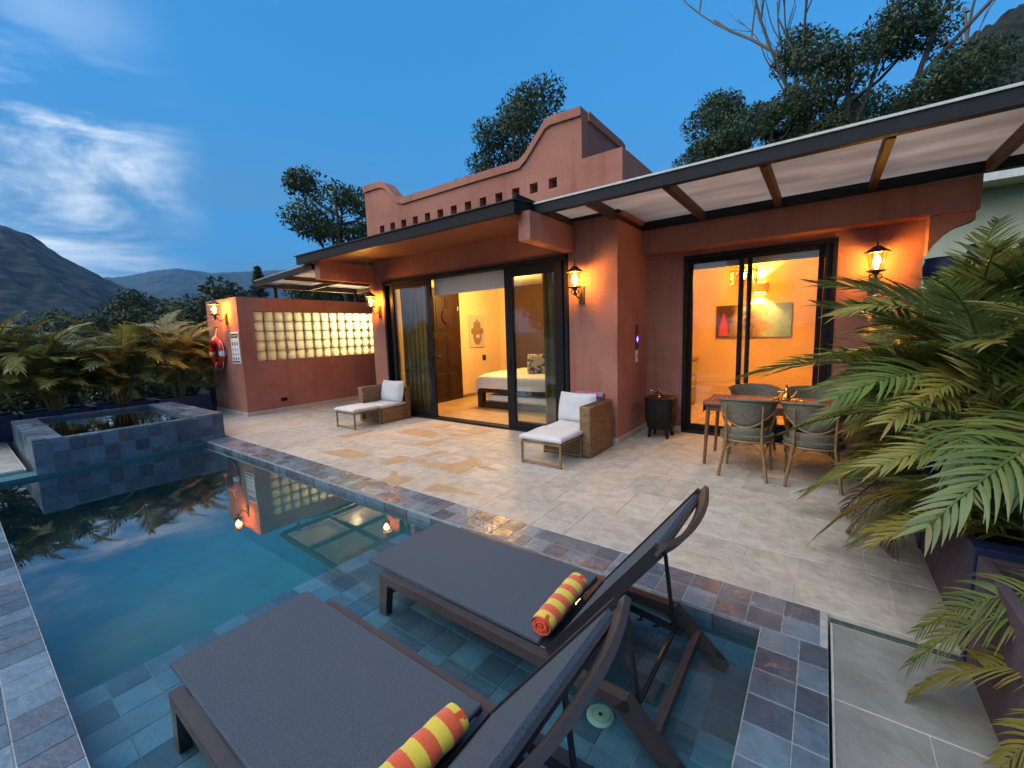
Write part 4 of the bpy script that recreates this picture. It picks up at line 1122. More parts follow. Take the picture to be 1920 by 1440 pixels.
part(bed, 'headboard', G().box(BX1 + 0.01, BY0 - 0.05, 0.028, BX1 + 0.07, BY1 + 0.05, 1.25, 0.01), 'wood_dark')
def cushion_mesh(w, h, t, seed=0, n=14):
    g = G(); r2 = random.Random(seed)
    for s in (1, -1):
        k = len(g.v)
        for i in range(n + 1):
            for j in range(n + 1):
                u, v = i / n * 2 - 1, j / n * 2 - 1
                b = max(0, (1 - u ** 4) * (1 - v ** 4)) ** 0.45
                pin = 1 - 0.05 * (1 - abs(u)) * abs(v) ** 3 - 0.0
                x_ = u * w / 2 * (1 - 0.06 * (1 - v * v) * abs(u) ** 3 * -1 - 0.04); z_ = v * h / 2 * pin
                g.v.append((x_, s * (t / 2 * b + 0.004 * noise2(u * 4 + seed, v * 4, seed)), z_))
        for i in range(n):
            for j in range(n):
                q = (k + i * (n + 1) + j, k + (i + 1) * (n + 1) + j, k + (i + 1) * (n + 1) + j + 1, k + i * (n + 1) + j + 1)
                g.f.append(q if s < 0 else q[::-1])
    return g
def pillow(name, loc, rot, size, mat, label, seed=1):
    o = link(name, cushion_mesh(*size, seed=seed).mesh(name, smooth=80), mat, None, loc)
    o.rotation_euler = rot
    return tag(o, label, 'cushion')
pillow('throw_pillow', (-4.66, 7.2, 0.95), (R(-16), 0, R(28)), (0.42, 0.42, 0.15), 'pillow', 'patterned throw pillow standing on the white bed', 4)
pillow('bed_pillow', (-3.98, 7.7, 0.90), (R(-60), 0, R(90)), (0.7, 0.45, 0.16), 'linen', 'plain white sleeping pillow at the head of the bed', 6)

hm = thing('wall_hanging', 'pale carved hand shaped ornament panel on the bedroom wall', 'wall art', (-7.13, 8.2, 1.24))
part(hm, 'board', G().box(-7.143, 7.92, 1.25, -7.118, 8.48, 2.06, 0.004), 'hamsa_bg')
def oval(cy, cz, ry, rz, x0, x1, n=20): return G().prism([(cy + ry * math.cos(2 * math.pi * i / n), cz + rz * math.sin(2 * math.pi * i / n)) for i in range(n)], 'x', x0, x1)
part(hm, 'palm', oval(8.2, 1.53, 0.15, 0.21, -7.118, -7.104), 'hamsa', fixn=True)
for (dy, cz, ry, rz) in ((0, 1.80, 0.045, 0.17), (-0.09, 1.77, 0.04, 0.14), (0.09, 1.77, 0.04, 0.14)): part(hm, 'finger', oval(8.2 + dy, cz, ry, rz, -7.118, -7.107), 'hamsa', fixn=True)
for s in (-1, 1): part(hm, 'thumb', oval(8.2 + s * 0.18, 1.66, 0.05, 0.08, -7.118, -7.107), 'hamsa', fixn=True)
part(hm, 'eye', oval(8.2, 1.53, 0.07, 0.05, -7.104, -7.098), 'hamsa_bg', fixn=True)

def curtain(x0, x1, y, z0, z1, label, waves, pinch=0.0):
    def fn(u, v):
        xx = x0 + (x1 - x0) * u
        sq = 1 - pinch * math.sin(min(1, v * 1.6) * math.pi)
        xx = x0 + (x1 - x0) * (u * sq)
        return (xx, y + 0.045 * math.sin(u * waves * 2 * math.pi + 0.6 * math.sin(v * 2)) * (0.8 + 0.3 * v) + 0.01 * math.sin(u * 40), z0 + (z1 - z0) * (1 - v))
    g = G().grid(fn, 90, 10)
    o = solo('curtain', g, 'curtain', label, 'curtain', ((x0 + x1) / 2, y, z0), smooth=80)
    md = o.modifiers.new('thick', 'SOLIDIFY'); md.thickness = 0.004
    return o
curtain(-7.08, -6.18, 5.78, 0.05, 2.70, 'olive curtain gathered behind the glass left of the open bedroom doorway', 7)
curtain(-3.62, -3.08, 5.78, 0.05, 2.70, 'olive curtain behind the glass between the bed and the pillar', 5)
cl = thing('ceiling_lamp', 'round ceiling lamp glowing inside the bedroom', 'lamp', (-5.6, 7.3, 2.72))
part(cl, 'shade', G().lathe([(0.16, 0.0), (0.18, 0.02), (0.18, 0.075)], (-5.6, 7.3, 2.72), 24), 'lamp_glow', 50)
part(cl, 'rim', G().lathe([(0.184, 0.05), (0.19, 0.055), (0.19, 0.079)], (-5.6, 7.3, 2.72), 24), 'brass', 50)
point('bedroom_light', (0, 0, -0.12), 175, (1.0, 0.54, 0.15), 0.15, cl)

# ------------------------------------------------------------------ dining room things
art = thing('painting', 'wide canvas painting with a red figure on the dining room wall', 'painting', (-1.09, 9.165, 1.37))
part(art, 'canvas', G().box(-1.71, 9.135, 1.37, -0.47, 9.172, 1.985, 0.003), 'painting')
part(art, 'figure', G().prism([(-1.66, 1.40), (-1.50, 1.40), (-1.51, 1.62), (-1.545, 1.75), (-1.555, 1.83), (-1.59, 1.84), (-1.61, 1.75), (-1.645, 1.62)], 'y', 9.130, 9.1348), 'paint_red', fixn=True)
scn = thing('wall_sconce', 'half drum wall light glowing above the dining room painting', 'lamp', (-0.99, 9.12, 2.2))
part(scn, 'shade', G().prism([(-0.99 + 0.14 * math.cos(math.pi + a * math.pi / 10), 9.176 + 0.12 * math.sin(math.pi + a * math.pi / 10)) for a in range(11)], 'z', 2.20, 2.36), 'stucco_in', fixn=True)
part(scn, 'glow', G().box(-1.08, 9.10, 2.362, -0.90, 9.17, 2.366).box(-1.08, 9.10, 2.194, -0.90, 9.17, 2.198), 'lamp_glow')
for (z, rx_) in ((2.39, 180), (2.17, 0)):
    l_ = bpy.data.lights.new('sconce_light', 'SPOT'); l_.energy = 150; l_.color = (1.0, 0.46, 0.06); l_.spot_size = R(105); l_.spot_blend = 0.25; l_.shadow_soft_size = 0.03
    o = bpy.data.objects.new('sconce_light', l_); COL.objects.link(o); o.parent = scn; o.location = Vector((-0.99, 9.08, z)) - wpos(scn); o.rotation_euler = (R(rx_), 0, 0)
ch = thing('pendant_lamp', 'openwork metal drum pendant lamp hanging in the dining room', 'lamp', (-1.1, 8.0, 2.3))
pc = Vector((-1.1, 8.0, 2.40))
g = G()
for z in (-0.13, -0.06, 0.01, 0.08, 0.13):
    g.tube([pc + Vector((0.19 * math.cos(a * math.pi / 12), 0.19 * math.sin(a * math.pi / 12), z)) for a in range(25)], 0.006, 5, cap=False)
for a in range(18):
    t0, t1 = a * math.pi / 9, (a + 1.2) * math.pi / 9
    g.tube([pc + Vector((0.19 * math.cos(t0), 0.19 * math.sin(t0), -0.13)), pc + Vector((0.19 * math.cos(t1), 0.19 * math.sin(t1), 0.13))], 0.006, 5)
    g.tube([pc + Vector((0.19 * math.cos(t1), 0.19 * math.sin(t1), -0.13)), pc + Vector((0.19 * math.cos(t0), 0.19 * math.sin(t0), 0.13))], 0.006, 5)
part(ch, 'shade', g, 'brass')
part(ch, 'cord', G().tube([pc + Vector((0, 0, 0.1)), pc + Vector((0, 0, 0.6))], 0.006, 6), 'print_dark')
part(ch, 'bulb', G().lathe([(0.01, 0.06), (0.035, 0.02), (0.035, -0.02), (0.01, -0.05)], pc, 12), 'bulb', 60)
point('pendant_light', (0, 0, 0.1), 150, (1.0, 0.43, 0.05), 0.06, ch)
cb = thing('cabinet', 'taupe drawer cabinet just inside the dining room wall', 'cabinet', (-2.3, 8.6, 0.02))
part(cb, 'body', G().box(-2.58, 7.95, 0.05, -2.06, 9.15, 0.95, 0.005), 'cabinet')
part(cb, 'worktop', G().box(-2.58, 7.92, 0.952, -2.02, 9.15, 1.0, 0.004), 'wood_table')
for i, (z0, z1) in enumerate(((0.1, 0.34), (0.37, 0.62), (0.65, 0.9))):
    d_ = part(cb, 'drawer', G().box(-2.059, 8.0, z0, -2.04, 9.1, z1, 0.004), 'cabinet'); part(d_, 'handle', G().box(-2.038, 8.5, (z0 + z1) / 2 - .012, -2.02, 8.62, (z0 + z1) / 2 + .012, .003), 'iron')

# ------------------------------------------------------------------ wicker chaises
def chaise(mirror, origin, label_a, label_b, grp):
    """local: x 0..0.68 with the tall arm at the right (x=0.68), y 0 front of the chair .. 0.70 back"""
    sx = -1 if mirror else 1
    def bx(g, x0, y0, z0, x1, y1, z1, c=0.01):
        a, b = sorted((sx * x0, sx * x1)); return g.box(a, y0, z0, b, y1, z1, c)
    t = thing('wicker_chair', label_a, 'chair', (0, 0, 0), grp)
    part(t, 'arm', bx(G(), 0.53, 0.0, 0.01, 0.68, 0.70, 0.655, 0.012), 'wicker')
    part(t, 'backrest', bx(G(), 0.0, 0.58, 0.01, 0.529, 0.70, 0.62, 0.012), 'wicker')
    part(t, 'seat_base', bx(G(), 0.0, 0.02, 0.01, 0.529, 0.579, 0.27, 0.01), 'wicker')
    for x in (0.02, 0.655):
        for y in (0.02, 0.68): part(t, 'foot', bx(G(), x - .015, y - .015, 0.0, x + .015, y + .015, 0.012, 0.002), 'iron')
    f = thing('footstool', label_b, 'footstool', (0, 0, 0), 'metal footstools')
    g = G()
    for x in (0.02, 0.56):
        part(f, 'leg_frame', bx(bx(bx(G(), x - .012, -0.545, 0.0, x + .012, -0.521, 0.29, 0.002), x - .012, -0.03, 0.0, x + .012, -0.006, 0.29, 0.002), x - .0115, -0.521, 0.27, x + .0115, -0.03, 0.291, 0.002), 'cane')
    part(f, 'rail', bx(bx(G(), 0.032, -0.543, 0.02, 0.548, -0.523, 0.044, 0.002), 0.032, -0.543, 0.265, 0.548, -0.523, 0.289, 0.002), 'cane')
    part(f, 'rail', bx(bx(G(), 0.032, -0.028, 0.02, 0.548, -0.008, 0.044, 0.002), 0.032, -0.028, 0.265, 0.548, -0.008, 0.289, 0.002), 'cane')
    return t, f, bx
def soft_box(g, x0, y0, z0, x1, y1, z1, seed=0):
    n = 16
    def side(top):
        k = len(g.v)
        for i in range(n + 1):
            for j in range(n + 1):
                u, v = i / n, j / n
                e = min(u, 1 - u, v, 1 - v) * 2
                ed = min(1, e / 0.16)
                rr = math.sqrt(max(0, 1 - (1 - ed) ** 2))
                zm = (z0 + z1) / 2; hh = (z1 - z0) / 2
                z = zm + (hh * (0.35 + 0.65 * rr) + 0.006 * noise2(u * 4 + seed, v * 4, seed)) * (1 if top else -1)
                g.v.append((x0 + (x1 - x0) * u, y0 + (y1 - y0) * v, z))
        for i in range(n):
            for j in range(n):
                q = (k + i * (n + 1) + j, k + (i + 1) * (n + 1) + j, k + (i + 1) * (n + 1) + j + 1, k + i * (n + 1) + j + 1)
                g.f.append(q if top else q[::-1])
        return k
    a = side(True); b = side(False)
    ring = [(i, 0) for i in range(n)] + [(n, j) for j in range(n)] + [(i, n) for i in range(n, 0, -1)] + [(0, j) for j in range(n, 0, -1)]
    for q in range(len(ring)):
        p0, p1 = ring[q], ring[(q + 1) % len(ring)]
        i0, i1 = p0[0] * (n + 1) + p0[1], p1[0] * (n + 1) + p1[1]
        g.f.append((b + i0, b + i1, a + i1, a + i0))
    return g
for (mir, ox, oy, wh) in ((False, -2.95, 4.665, 'pillar'), (True, -6.445, 4.665, 'annex')):
    nm = 'against the pillar' if wh == 'pillar' else 'left of the open bedroom doorway'
    t, f, bx = chaise(mir, None, 'brown wicker corner chair with one tall arm ' + nm, 'slim metal footstool in front of the wicker chair ' + nm, 'wicker corner chairs')
    t.location = (ox, oy, 0.0); f.location = (ox, oy, 0.0)
    s = -1 if mir else 1
    a, b = sorted((s * 0.0, s * 0.527))
    c1 = solo('seat_cushion', soft_box(G(), a, 0.0, 0.0, b, 0.575, 0.085, 1), 'cushion', 'grey seat cushion on the wicker chair ' + nm, 'cushion', smooth=70); c1.location = (ox, oy, 0.272)
    a, b = sorted((s * -0.005, s * 0.585))
    c2 = solo('footstool_cushion', soft_box(G(), a, -0.56, 0.0, b, -0.006, 0.075, 2), 'cushion', 'grey flat cushion on the footstool ' + nm, 'cushion', smooth=70); c2.location = (ox, oy, 0.292)
    pillow('back_cushion', (ox + s * (0.25 if not mir else 0.25), oy + 0.475, 0.54), (R(-12), 0, R(-4 * s)), (0.58, 0.42, 0.17), 'cushion', 'square grey back cushion leaning on the wicker chair ' + nm, 3 + s)
# rolled blue and red towel on the right chair's back
def towel_roll(name, loc, length, r, mat, label, rotz=0.0, endmat='towel_end'):
    t = thing(name, label, 'towel', loc, None)
    def prof(a): return r * (1 + 0.04 * math.sin(3 * a + 1)) * (0.9 if math.sin(a) < -0.5 else 1)
    n, mseg = 30, 24
    g = G()
    for i in range(n + 1):
        yv = -length / 2 + length * i / n
        e = min(i, n - i) / n
        q = 1.0 - 0.10 * max(0, 1 - e * 12)
        wob = 1 + 0.025 * math.sin(i * 1.1)
        for k in range(mseg):
            a = 2 * math.pi * k / mseg
            rr = prof(a) * q * wob
            g.v.append((rr * math.cos(a) * 1.08, yv, r * 0.92 + rr * math.sin(a) * 0.92))
    for i in range(n):
        for k in range(mseg): g.f.append((i * mseg + k, i * mseg + (k + 1) % mseg, (i + 1) * mseg + (k + 1) % mseg, (i + 1) * mseg + k))
    o = link('roll', g.mesh('roll', smooth=70, fixn=True), mat, t)
    for s in (-1, 1):
        pts = []
        for i in range(64):
            a = i / 63 * 2 * math.pi * 3.2; rr = r * (0.14 + 0.78 * i / 63)
            pts.append((rr * math.cos(a) * 1.06, s * (length / 2 - 0.019 + 0.005 * math.sin(i * 0.5) + 0.006 * (1 - i / 63)), r * 0.92 + rr * math.sin(a) * 0.9))
        gg = G().strip(pts, r * 0.15, 0.040, up=(0, s, 0.001))
        link('rolled_end', gg.mesh('rolled_end', smooth=60), endmat, t)
        gd = G(); gd.lathe([(r * 0.9, 0), (r * 0.9, 0.002)], (0, 0, 0), 20)
        disc = G().prism([(r * 0.92 * math.cos(k * math.pi / 10), r * 0.92 + r * 0.85 * math.sin(k * math.pi / 10)) for k in range(20)], 'y', s * (length / 2 - 0.022), s * (length / 2 - 0.03))
        link('end_fold', disc.mesh('end_fold', fixn=True), endmat, t)
    t.rotation_euler = (0, 0, rotz)
    return t
towel_roll('rolled_towel', (-2.58, 5.30, 0.655), 0.42, 0.05, 'towel_b', 'rolled blue and red beach towel on top of the wicker chair back', R(90))

# ------------------------------------------------------------------ black side table with brass ornament
st = thing('side_table', 'black drum side table on four short legs beside the pillar', 'side table', (-1.88, 6.2, 0))
tc_ = (-1.88, 6.22, 0)
def rsq(hw, z, n=28, e=4.0): return [(tc_[0] + math.copysign(abs(math.cos(a)) ** (2 / e), math.cos(a)) * hw, tc_[1] + math.copysign(abs(math.sin(a)) ** (2 / e), math.sin(a)) * hw, z) for a in [2 * math.pi * i / n for i in range(n)]]
def loft(rings):
    g = G(); n = len(rings[0])
    for r_ in rings: g.v += r_
    for i in range(len(rings) - 1):
        for k in range(n): g.f.append((i * n + k, i * n + (k + 1) % n, (i + 1) * n + (k + 1) % n, (i + 1) * n + k))
    g.f.append(tuple(range(n))[::-1]); g.f.append(tuple((len(rings) - 1) * n + k for k in range(n)))
    return g
part(st, 'drum', loft([rsq(0.155, 0.135), rsq(0.175, 0.15), rsq(0.20, 0.30), rsq(0.208, 0.45), rsq(0.205, 0.572)]), 'black_wood', 50)
part(st, 'tabletop', loft([rsq(0.205, 0.574), rsq(0.215, 0.58), rsq(0.215, 0.592), rsq(0.20, 0.598)]), 'wood_dark', 50)
for sx in (-1, 1):
    for sy in (-1, 1): part(st, 'leg', G().tube([(tc_[0] + sx * 0.11, tc_[1] + sy * 0.11, 0.137), (tc_[0] + sx * 0.135, tc_[1] + sy * 0.135, 0.0)], [0.03, 0.018], 10), 'black_wood')
ol = thing('oil_lamp', 'small brass oil lamp ornament on the black side table', 'ornament', (-1.9, 6.2, 0.598))
part(ol, 'body', G().lathe([(0.03, 0), (0.028, 0.01), (0.010, 0.02), (0.010, 0.035), (0.035, 0.055), (0.045, 0.07), (0.03, 0.085), (0.008, 0.095), (0.012, 0.11), (0.002, 0.125)], (-1.9, 6.2, 0.598), 16), 'brass', 50)
part(ol, 'spout', G().tube([(-1.935, 6.2, 0.665), (-1.99, 6.2, 0.672), (-2.03, 6.2, 0.69)], [0.02, 0.012, 0.008], 8), 'brass', 50)
part(ol, 'handle', G().tube([(-1.865, 6.2, 0.675), (-1.82, 6.2, 0.69), (-1.81, 6.2, 0.665), (-1.85, 6.2, 0.65)], 0.006, 8), 'brass', 50)

# ------------------------------------------------------------------ dining set
TX0, TX1, TY0, TY1, TZ = -1.08, 0.50, 5.13, 5.86, 0.735
dt = thing('dining_table', 'rectangular wooden dining table with a red woven runner on the patio', 'table', (-0.3, 5.5, 0))
part(dt, 'tabletop', G().box(TX0, TY0, TZ - 0.03, TX1, TY1, TZ, 0.006), 'wood_table')
part(dt, 'apron', G().box(TX0 + .06, TY0 + .05, TZ - 0.10, TX1 - .06, TY0 + .075, TZ - 0.032).box(TX0 + .06, TY1 - .075, TZ - 0.10, TX1 - .06, TY1 - .05, TZ - 0.032), 'wood_table')
for x, y in ((TX0 + .05, TY0 + .06), (TX1 - .05, TY0 + .06), (TX0 + .05, TY1 - .06), (TX1 - .05, TY1 - .06)):
    dx = -0.03 if x < -0.3 else 0.03
    part(dt, 'leg', G().tube([(x, y, TZ - 0.03), (x + dx, y, 0)], [0.024, 0.017], 10), 'wood_table')
rn = thing('table_runner', 'red and brown woven runner hanging over the end of the dining table', 'table runner', (-0.3, 5.5, TZ))
part(rn, 'cloth', G().box(TX0 - 0.012, 5.22, TZ + .001, TX1 + 0.012, 5.78, TZ + 0.006).box(TX0 - 0.016, 5.22, TZ - 0.13, TX0 - 0.0125, 5.78, TZ + 0.006), 'runner')
for i in range(9): part(rn, 'stripe', G().box(TX0 + 0.02 + i * 0.055 if i < 5 else TX1 - 0.02 - (i - 4) * 0.055, 5.222, TZ + .0065, TX0 + 0.045 + i * 0.055 if i < 5 else TX1 + 0.005 - (i - 4) * 0.055, 5.778, TZ + 0.009), 'runner2')
for q, yy in enumerate((5.27, 5.72)): part(rn, 'stripe', G().box(TX0, yy, TZ + .0062, TX1, yy + 0.03, TZ + 0.0085), 'runner2')
ts = thing('tea_set', 'brass teapot and cups on a round tray on the dining table', 'tea set', (-0.3, 5.5, TZ + 0.01))
tp = (-0.3, 5.5, TZ + 0.01)
part(ts, 'tray', G().lathe([(0.13, 0), (0.155, 0.006), (0.16, 0.014), (0.15, 0.010), (0.01, 0.004)], tp, 28), 'brass', 50)
part(ts, 'teapot', G().lathe([(0.03, 0.008), (0.045, 0.02), (0.05, 0.05), (0.035, 0.08), (0.018, 0.10), (0.022, 0.115), (0.028, 0.13), (0.012, 0.15), (0.008, 0.165), (0.014, 0.178), (0.004, 0.20)], tp, 18), 'brass', 50)
part(ts, 'spout', G().tube([(tp[0] + .04, tp[1], tp[2] + .04), (tp[0] + .08, tp[1], tp[2] + .08), (tp[0] + .10, tp[1], tp[2] + .13)], [0.014, 0.009, 0.006], 8), 'brass', 50)
part(ts, 'handle', G().tube([(tp[0] - .02, tp[1], tp[2] + .11), (tp[0] - .08, tp[1], tp[2] + .11), (tp[0] - .08, tp[1], tp[2] + .05), (tp[0] - .04, tp[1], tp[2] + .035)], 0.007, 8), 'brass', 50)
for k in range(6):
    a = k * math.pi / 3 + 0.3
    part(ts, 'cup', G().lathe([(0.012, 0.008), (0.018, 0.012), (0.024, 0.04), (0.021, 0.041), (0.012, 0.015)], (tp[0] + .11 * math.cos(a), tp[1] + .11 * math.sin(a), tp[2]), 12), 'brass', 50)

def rattan_chair():
    """local: faces +y, back at y<0"""
    t = thing('rattan_chair', 'x', 'chair', (0, 0, 0), 'rattan bistro chairs around the dining table')
    def arc(a, z): # back shell outline, a in degrees measured from straight back
        return (0.285 * math.sin(R(a)), 0.02 - 0.25 * math.cos(R(a)) , z)
    # woven back shell
    def shell(u, v):
        a = -88 + 176 * u
        ztop = 0.80 + 0.035 * math.cos(R(a)); zb = 0.545 + 0.16 * abs(math.sin(R(a))) ** 2
        z = zb + (ztop - zb) * v
        k = 0.88 + 0.12 * v
        return (0.285 * k * math.sin(R(a)), 0.02 - 0.25 * k * math.cos(R(a)), z)
    g = G().grid(shell, 32, 6)
    o = part(t, 'backrest', g, 'rattan', 80); md = o.modifiers.new('thick', 'SOLIDIFY'); md.thickness = 0.012
    part(t, 'top_rail', G().tube([shell(i / 24, 1.0) for i in range(25)], 0.015, 8), 'rattan', 60)
    part(t, 'lower_rail', G().tube([shell(i / 24, 0.0) for i in range(25)], 0.011, 8), 'cane', 60)
    # seat skirt and seat
    def ring(r_, z, n=24): return [(0.255 * r_ * math.cos(2 * math.pi * i / n), 0.02 + 0.25 * r_ * math.sin(2 * math.pi * i / n), z) for i in range(n)]
    part(t, 'seat', loft([ring(0.93, 0.40), ring(1.0, 0.42), ring(1.0, 0.455), ring(0.92, 0.465)]), 'rattan', 50)
    def skirt(u, v):
        a = -62 + 124 * u
        return (0.235 * math.sin(R(a)), 0.02 - 0.235 * math.cos(R(a)), 0.43 + v * 0.115)
    o = part(t, 'lower_back', G().grid(skirt, 16, 3), 'rattan', 80); md = o.modifiers.new('thick', 'SOLIDIFY'); md.thickness = 0.008
    for s in (-1, 1):
        part(t, 'leg', G().tube([(s * 0.17, -0.21, 0.78), (s * 0.165, -0.20, 0.56), (s * 0.165, -0.185, 0.40), (s * 0.225, -0.24, 0.0)], [0.011, 0.013, 0.015, 0.016], 8), 'cane', 60)
        part(t, 'leg', G().tube([(s * 0.265, 0.05, 0.70), (s * 0.235, 0.13, 0.55), (s * 0.20, 0.20, 0.42), (s * 0.22, 0.25, 0.0)], [0.011, 0.013, 0.015, 0.016], 8), 'cane', 60)
        part(t, 'brace', G().tube([(s * 0.185, -0.205, 0.27), (s * 0.10, -0.195, 0.36), (0.0, -0.19, 0.395)], 0.010, 6), 'cane', 60)
        part(t, 'brace', G().tube([(s * 0.19, -0.20, 0.27), (s * 0.21, 0.0, 0.38), (s * 0.21, 0.22, 0.27)], 0.010, 6), 'cane', 60)
    part(t, 'seat_frame', G().tube([(p[0] * 0.97, 0.02 + (p[1] - 0.02) * 0.97, 0.395) for p in ring(1, 0) + ring(1, 0)[:1]], 0.013, 8), 'cane', 60)
    return t
rc = rattan_chair()
spots = [(-0.62, 5.06, 0, 'grey rattan armchair backing onto the pool, nearer the black side table'),
         (-0.03, 5.06, R(3), 'grey rattan armchair backing onto the pool, beside the palm fronds'),
         (-0.66, 5.98, R(180), 'grey rattan armchair between dining table and sliding door, nearer the side table'),
         (-0.08, 5.98, R(184), 'grey rattan armchair between dining table and sliding door, nearer the wall lantern')]
for i, (x, y, a, lab) in enumerate(spots):
    o = rc if i == 0 else copy_tree(rc)
    o.location = (x, y, 0); o.rotation_euler = (0, 0, a); o['label'] = lab

# ------------------------------------------------------------------ sun loungers on the flooded shelf
def lounger():
    """local: x = 0 at the foot end of the sling, head towards +x, y -0.335..0.335, z = 0 on the shelf floor"""
    t = thing('sun_lounger', 'x', 'sun lounger', (0, 0, 0), 'sun loungers on the flooded pool shelf')
    BZ = 0.30                                       # top of the bed
    hgx = 1.36                                      # hinge
    part(t, 'bed_sling', G().box(0.0, -0.325, BZ - 0.028, hgx - 0.02, 0.325, BZ, 0.006), 'sling')
    for s in (-1, 1):
        y = s * 0.352
        r_ = part(t, 'side_rail', G().strip([(0.18, y, BZ - 0.05), (0.9, y, BZ - 0.055), (1.5, y, BZ - 0.06), (1.80, y, BZ - 0.065)], 0.05, 0.055), 'lframe')
        part(t, 'leg', G().bar((0.22, y, BZ - 0.075), (0.19, y, 0.0), 0.05, 0.075, up=(1, 0, 0), h2=0.055), 'lframe')
        part(t, 'leg', G().bar((1.76, y, BZ - 0.06), (2.03, y, 0.0), 0.05, 0.085, up=(0.65, 0, 0.75), h2=0.06), 'lframe')
        part(t, 'brace', G().tube([(0.24, y * 0.95, 0.15), (0.36, y * 0.95, BZ - 0.06)], 0.009, 6), 'lframe_dark')
    part(t, 'cross_bar', G().box(0.19, -0.325, BZ - 0.07, 0.24, 0.325, BZ - 0.03, 0.004), 'lframe')
    part(t, 'cross_bar', G().bar((1.90, -0.34, 0.14), (1.90, 0.34, 0.14), 0.028, 0.055), 'lframe')
    part(t, 'cross_bar', G().box(hgx - 0.015, -0.33, BZ - 0.055, hgx + 0.02, 0.33, BZ - 0.02, 0.004), 'lframe_dark')
    # backrest: hinge -> head
    a = Vector((hgx + 0.03, 0, BZ - 0.01)); dr = Vector((0.50, 0, 0.655)).normalized(); nb = Vector((0.655, 0, -0.50)).normalized()
    Lb = 0.82
    g = G()
    e = a + dr * (Lb - 0.02)
    g.bar(a + nb * 0.012, e + nb * 0.012, 0.63, 0.016, up=-nb)
    part(t, 'back_sling', g, 'sling')
    for s in (-1, 1):
        y = s * 0.335
        g = G().bar(a + Vector((0, y, 0)) + nb * 0.02, a + dr * Lb + Vector((0, y, 0)) + nb * 0.02, 0.028, 0.05, up=-nb)
        part(t, 'back_rail', g, 'lframe_dark')
    pts = []
    for i in range(17):
        q = i / 16 * 2 - 1
        pts.append(a + dr * (Lb + 0.005) + Vector((0, q * 0.35, 0)) + nb * (0.02 + 0.05 * (1 - abs(q) ** 2.4)))
    part(t, 'head_bar', G().strip(pts, 0.022, 0.062, up=dr), 'lframe', 50)
    part(t, 'sling_bar', G().bar(a + dr * (Lb - 0.025) + Vector((0, -0.32, 0)) + nb * 0.03, a + dr * (Lb - 0.025) + Vector((0, 0.32, 0)) + nb * 0.03, 0.02, 0.02), 'lframe_dark')
    # prop: U-shaped tube with ratchet
    top_ = a + dr * 0.52 + nb * 0.04
    for s in (-1, 1):
        part(t, 'prop_arm', G().tube([top_ + Vector((0, s * 0.27, 0)), Vector((1.80, s * 0.27, 0.17))], 0.011, 8), 'lframe_dark')
        part(t, 'rack', G().bar((1.45, s * 0.30, BZ - 0.10), (1.84, s * 0.30, BZ - 0.15), 0.018, 0.03), 'lframe_dark')
        for k in range(3): part(t, 'rack_hook', G().tube([(1.52 + k * 0.09, s * 0.295, BZ - 0.11), (1.53 + k * 0.09, s * 0.295, BZ - 0.155), (1.505 + k * 0.09, s * 0.295, BZ - 0.165)], 0.009, 6), 'lframe_dark')
    part(t, 'prop_bar', G().tube([(1.80, -0.30, 0.17), (1.80, 0.30, 0.17)], 0.012, 8), 'lframe_dark')
    return t
lg = lounger()
lg.location = (-2.36, 1.855, SHZ)
lg['label'] = 'dark sling sun lounger in shallow water, beside the patio coping'
lg2 = copy_tree(lg)
lg2.location = (-2.36, 0.79, SHZ)
lg2['label'] = 'dark sling sun lounger in shallow water, farther from the patio'
towel_roll('rolled_towel', (-1.04, 1.78, SHZ + 0.302), 0.44, 0.052, 'towel', 'rolled yellow and orange striped towel on the lounger beside the patio', R(3))
towel_roll('rolled_towel', (-1.03, 0.76, SHZ + 0.302), 0.44, 0.056, 'towel', 'rolled yellow and orange striped towel on the lounger farther from the patio', R(-3))

